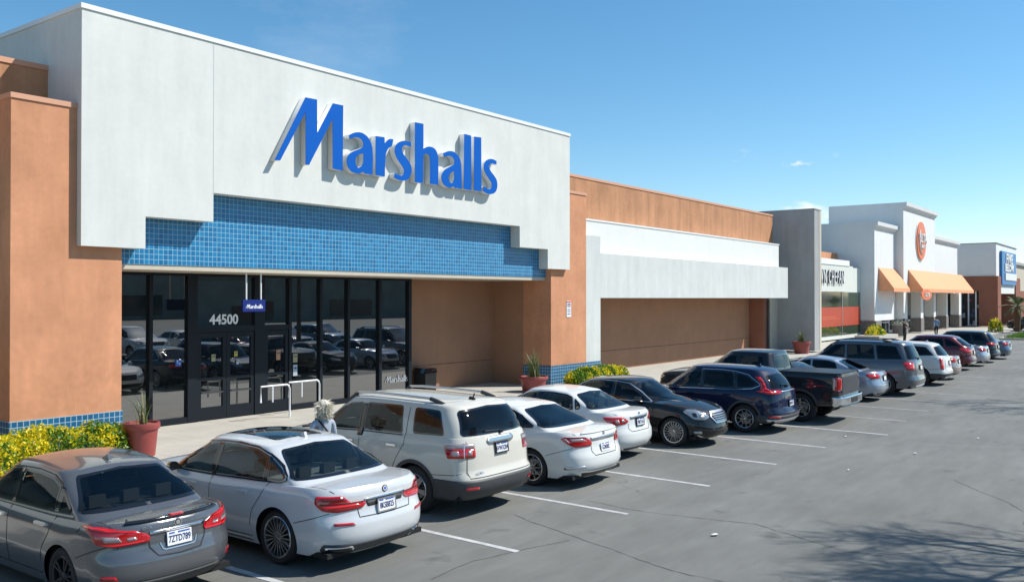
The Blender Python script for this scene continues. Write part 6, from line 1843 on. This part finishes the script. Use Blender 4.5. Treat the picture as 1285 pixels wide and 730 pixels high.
car(S, paint('bright_silver_paint', (.5, .51, .52), .5, .3), 50.8, 7.8, 'silver_sedan', 'bright silver sedan showing only its tail beyond the maroon SUV', 'car')
S = spec_suv(4.55, 1.84, 1.68, 2.65, 1.0, .36, 1.08, [(.46, .95), (.86, .93), (1.2, 1.04), (.95, 1.09), (.5, 1.05)], clad=True)
car(S, P_DKGREY, 54.0, 7.8, 'dark_suv', 'dark SUV with a grey roof beyond the bright silver sedan', 'SUV')
S = spec_sedan_far(4.85, 1.83, 1.46, 2.8, 1.1, .33, 1.02, [(.42, .86), (.5, .79), (.88, .78), (1.06, .92), (.55, .95)])
car(S, P_BLUEG, 57.5, 7.7, 'blue_sedan', 'steel blue sedan last in the row before the grass island', 'car')
S = spec_suv(4.3, 1.85, 1.82, 2.5, .75, .42, 1.22, [(.70, .86), (.82, .86), (.82, 1.12), (.70, 1.12)], clad=True, xrt=.3)
car(S, P_JEEP, 107.6, 10.6, 'dark_jeep_wagon', 'dark boxy off road wagon beyond the grass island by the palm', 'car', True, group='cars beyond the grass island')

# invented cars of an opposite row, added to fill the store window reflections
mir = [(spec_sedan_far(4.6, 1.78, 1.45, 2.7, 1.0, .32, 1.0, [(.42, .86), (.5, .78), (.86, .76), (1.04, .9), (.55, .93)]), P_SILVER, 24.5, 'silver sedan of an invented opposite row mirrored in the dark store glass'),
       (spec_suv(4.7, 1.88, 1.75, 2.75, 1.0, .37, 1.12, [(.6, .8), (.9, .8), (.92, 1.05), (.6, 1.05)]), P_WHITE, 27.4, 'white SUV of an invented opposite row mirrored in the dark store glass'),
       (spec_sedan_far(4.8, 1.82, 1.46, 2.8, 1.05, .33, 1.02, [(.42, .86), (.5, .78), (.88, .77), (1.06, .92), (.55, .95)]), P_RED, 33.0, 'red sedan of an invented opposite row mirrored in the dark store glass'),
       (spec_suv(4.7, 1.88, 1.72, 2.75, 1.0, .37, 1.12, [(.6, .8), (.9, .8), (.92, 1.05), (.6, 1.05)]), P_SLATE, 38.6, 'grey SUV of an invented opposite row mirrored in the dark store glass')]
mir += [(spec_sedan_far(4.7, 1.80, 1.45, 2.75, 1.0, .33, 1.0, [(.42, .86), (.5, .78), (.86, .76), (1.04, .9), (.55, .93)]), P_WHITE, 30.2, 'white sedan of an invented opposite row mirrored in the dark store glass'),
        (spec_sedan_far(4.5, 1.76, 1.45, 2.65, 1.0, .32, 1.0, [(.42, .86), (.5, .78), (.86, .76), (1.04, .9), (.55, .93)]), P_TAN, 36.0, 'beige sedan of an invented opposite row mirrored in the dark store glass'),
        (spec_suv(4.8, 1.9, 1.78, 2.8, 1.0, .38, 1.14, [(.6, .8), (.9, .8), (.92, 1.05), (.6, 1.05)]), P_BLUEG, 41.5, 'blue SUV of an invented opposite row mirrored in the dark store glass')]
for S, m, x, lb in mir:
    S['see'] = False
    car(S, m, x, -6.2, 'invented_car', lb, 'car', True, group='invented cars of the opposite row mirrored in the glass')

# ---------------------------------------------------------------- people
M_SKIN = mat("skin", (.45, .26, .18), .5); M_HAIR = mat("blonde_grey_hair", (.62, .57, .46), .6); M_DHAIR = mat("dark_hair", (.03, .022, .018), .5)
M_DENIM = mat("light_denim", (.36, .42, .50), .85, noise=(8, .15)); M_JEANS = mat("jeans", (.05, .07, .13), .85); M_BLKCL = mat("black_cloth", (.012, .012, .014), .85)
M_BLUECL = mat("blue_cloth", (.16, .24, .36), .85)

def skin_body(J, E):
    """J: name -> (point, radius); E: edges; returns a mesh grown round the skeleton"""
    me = bpy.data.meshes.new("body"); names = list(J)
    me.from_pydata([J[n][0] for n in names], [(names.index(a), names.index(b)) for a, b in E], [])
    o = bpy.data.objects.new("body", me); COL.objects.link(o)
    md = o.modifiers.new("skin", 'SKIN'); md.use_smooth_shade = True
    sv = me.skin_vertices[0].data
    for i, n in enumerate(names):
        rr = J[n][1]; sv[i].radius = rr if isinstance(rr, tuple) else (rr, rr); sv[i].use_root = (n == 'pelvis')
    sb = o.modifiers.new("sub", 'SUBSURF'); sb.levels = 2; sb.render_levels = 2
    dg = bpy.context.evaluated_depsgraph_get(); ev = o.evaluated_get(dg)
    out = bpy.data.meshes.new_from_object(ev)
    bpy.data.objects.remove(o); bpy.data.meshes.remove(me)
    return out

def person(loc, rz, label, h, top_m, leg_m, hair_m, pose, female=False, long_hair=False, bag=False):
    root = empty('person', loc, rz, label, 'person')
    s = h / 1.75; sh = .175 if female else .20
    J = {'pelvis': ((0, 0, .95), (.15, .11)), 'waist': ((0, .0, 1.08), (.135, .10)), 'chest': ((0, .0, 1.28), (.155, .115)), 'neck0': ((0, -.005, 1.43), (.10, .08)), 'neck': ((0, .0, 1.50), .055),
         'head0': ((0, .02, 1.58), (.072, .085)), 'head1': ((0, .015, 1.67), (.078, .095)), 'head2': ((0, .0, 1.73), (.055, .07))}
    E = [('pelvis', 'waist'), ('waist', 'chest'), ('chest', 'neck0'), ('neck0', 'neck'), ('neck', 'head0'), ('head0', 'head1'), ('head1', 'head2')]
    for sg, nm in ((1, 'l'), (-1, 'r')):
        el, ha, kn, ft = pose[nm]
        J['sh' + nm] = ((sh * sg, 0, 1.40), .065); J['el' + nm] = (el, .046); J['wr' + nm] = (tuple(Vector(el) + (Vector(ha) - Vector(el)) * .85), .031); J['pa' + nm] = (ha, (.036, .022))
        J['hip' + nm] = ((.09 * sg, 0, .88), .095); J['kn' + nm] = (kn, .062); J['an' + nm] = (ft, .043)
        J['toe' + nm] = ((ft[0] + .02 * sg, ft[1] + .17, .035), (.042, .03))
        E += [('neck0', 'sh' + nm), ('sh' + nm, 'el' + nm), ('el' + nm, 'wr' + nm), ('wr' + nm, 'pa' + nm), ('pelvis', 'hip' + nm), ('hip' + nm, 'kn' + nm), ('kn' + nm, 'an' + nm), ('an' + nm, 'toe' + nm)]
        d = (Vector(ha) - Vector(el)).normalized(); side = d.cross(Vector((0, 1, 0)));
        side = (side if side.length > .1 else Vector((1, 0, 0))).normalized()
        for k, (off, ln) in enumerate(((-.027, .055), (-.009, .07), (.009, .066), (.027, .05))):
            b0 = Vector(ha) + d * .035 + side * off; b1 = b0 + d * ln * .6 + Vector((0, .008, 0)); b2 = b1 + d * ln * .45 + Vector((0, .02, 0))
            J['f%s%da' % (nm, k)] = (tuple(b0), .0095); J['f%s%db' % (nm, k)] = (tuple(b1), .0085); J['f%s%dc' % (nm, k)] = (tuple(b2), .007)
            E += [('pa' + nm, 'f%s%da' % (nm, k)), ('f%s%da' % (nm, k), 'f%s%db' % (nm, k)), ('f%s%db' % (nm, k), 'f%s%dc' % (nm, k))]
        b0 = Vector(ha) - side * .03 * sg + Vector((0, .02, 0)); b1 = b0 + d * .03 + Vector((0, .03, 0))
        J['t%sa' % nm] = (tuple(b0), .011); J['t%sb' % nm] = (tuple(b1), .009); E += [('pa' + nm, 't%sa' % nm), ('t%sa' % nm, 't%sb' % nm)]
    me = skin_body(J, E)
    for m in (M_SKIN, top_m, leg_m, M_BLKCL): me.materials.append(m)
    hands = [Vector(pose[n][1]) for n in 'lr']; elb = [Vector(pose[n][0]) for n in 'lr']
    for p in me.polygons:
        c = p.center; mi = 1
        if c.z > 1.475 and abs(c.x) < .1: mi = 0
        elif min((c - hh).length for hh in hands) < .115: mi = 0
        elif c.z < .075: mi = 3
        elif c.z < .98 and min((c - (hh + e) / 2).length for hh, e in zip(hands, elb)) > .17 and min((c - e).length for e in elb) > .09: mi = 2
        p.material_index = mi; p.use_smooth = True
    me.transform(Matrix.Scale(s, 4))
    o = bpy.data.objects.new('body', me); COL.objects.link(o); o.parent = root
    # face
    bm = bmesh.new(); prism(bm, [(.085, 1.63), (.085, 1.60), (.118, 1.602), (.095, 1.645)], 'x', -.012, .012)
    for v in bm.verts: v.co = Vector((v.co.x, v.co.y, v.co.z)) * s
    finish('nose', bm, M_SKIN, root, smooth=60)
    for sg in (1, -1):
        bm = bmesh.new(); bmesh.ops.create_uvsphere(bm, u_segments=8, v_segments=6, radius=.011 * s); finish('eye', bm, M_DARK, root, (.03 * sg * s, .098 * s, 1.655 * s))
        bm = bmesh.new(); bmesh.ops.create_uvsphere(bm, u_segments=8, v_segments=6, radius=.026 * s); bmesh.ops.scale(bm, vec=(.45, .8, 1.2), verts=bm.verts); finish('ear', bm, M_SKIN, root, (.08 * sg * s, .01, 1.635 * s), smooth=60)
    bm = bmesh.new(); bmesh.ops.create_uvsphere(bm, u_segments=8, v_segments=6, radius=.02 * s); bmesh.ops.scale(bm, vec=(1.1, .3, .25), verts=bm.verts); finish('mouth', bm, mat("lip", (.35, .12, .1), .5), root, (0, .098 * s, 1.57 * s))
    # hair: many short strands over the scalp
    bm = bmesh.new(); rnd = random.Random(int(h * 100)); n = 900 if long_hair else 500
    bmesh.ops.create_icosphere(bm, subdivisions=3, radius=1)
    for v in bm.verts:
        c = v.co
        r0 = (1.16 if long_hair else 1.0) + .06 * math.sin(9 * c.x + 4 * c.z) * math.sin(8 * c.y)
        x, y, z = c.x * .10 * r0, c.y * .115 * r0 - .02, c.z * .105 * r0 + 1.675
        if c.y > .35 and c.z < .35: y = min(y, .045)
        if long_hair and z < 1.64: z -= .10 * (1.64 - z) / .07; x *= 1.1; y = min(y, .03)
        v.co = Vector((x, y, z)) * s
    for i in range(n):
        a = rnd.uniform(0, 2 * PI); u = rnd.uniform(-.9 if long_hair else -.2, 1); q = math.sqrt(1 - min(.99, u * u))
        if math.sin(a) > .35 and u < .4: continue
        c = Vector((math.cos(a) * q * .105, math.sin(a) * q * .12 - .02, u * .11 + 1.675 - (.07 if long_hair and u < -.2 else 0)))
        L_ = .11 if long_hair else .025
        d = Vector((math.cos(a) * .6 + rnd.gauss(0, .4), math.sin(a) * .6 - .2 + rnd.gauss(0, .4), -.7 + rnd.gauss(0, .4))).normalized()
        t = Vector((rnd.gauss(0, 1), rnd.gauss(0, 1), rnd.gauss(0, 1))).normalized() * .009
        bm.faces.new((bm.verts.new((c - t) * s), bm.verts.new((c + t) * s), bm.verts.new((c + d * L_) * s)))
    finish('hair', bm, hair_m, root, normals=False)
    if bag:
        bm = bmesh.new(); tube(bm, [(-.13, .02, 1.455), (-.10, -.10, 1.40), (.02, -.145, 1.22), (.15, -.12, 1.0)], .018, 6)
        finish('bag_strap', bm, M_BLKCL, root)
    return root
hang = {'l': ((.255, -.02, 1.12), (.27, .06, .86), (.10, .02, .49), (.11, -.03, .08)), 'r': ((-.255, -.02, 1.12), (-.27, .06, .86), (-.10, .02, .49), (-.11, -.03, .08))}
reach = {'l': ((.26, .04, 1.14), (.20, .28, 1.12), (.10, .02, .49), (.11, -.03, .08)), 'r': ((-.26, .02, 1.13), (-.22, .26, 1.05), (-.10, .02, .49), (-.11, -.03, .08))}
fold = {'l': ((.25, .06, 1.14), (.02, .20, 1.18), (.11, .02, .49), (.13, -.03, .08)), 'r': ((-.25, .06, 1.14), (-.04, .22, 1.14), (-.11, .02, .49), (-.13, -.03, .08))}
walk = {'l': ((.25, .05, 1.13), (.26, .20, .92), (.10, .12, .50), (.11, .22, .09)), 'r': ((-.25, -.06, 1.13), (-.27, -.02, .87), (-.10, .03, .48), (-.11, -.25, .12))}
person((10.02, 11.45, 0), R(-10), 'woman with long grey blonde hair and pale denim top beside the pearl SUV', 1.72, M_DENIM, M_JEANS, M_HAIR, reach, True, True, True)
person((69.2, 16.15, .15), R(170), 'person all in black standing with folded arms before the white shop', 1.78, M_BLKCL, M_BLKCL, M_DHAIR, fold)
person((81.0, 16.4, .15), R(-60), 'person in a blue top and dark trousers walking by the white shop columns', 1.75, M_BLUECL, M_BLKCL, M_DHAIR, walk)
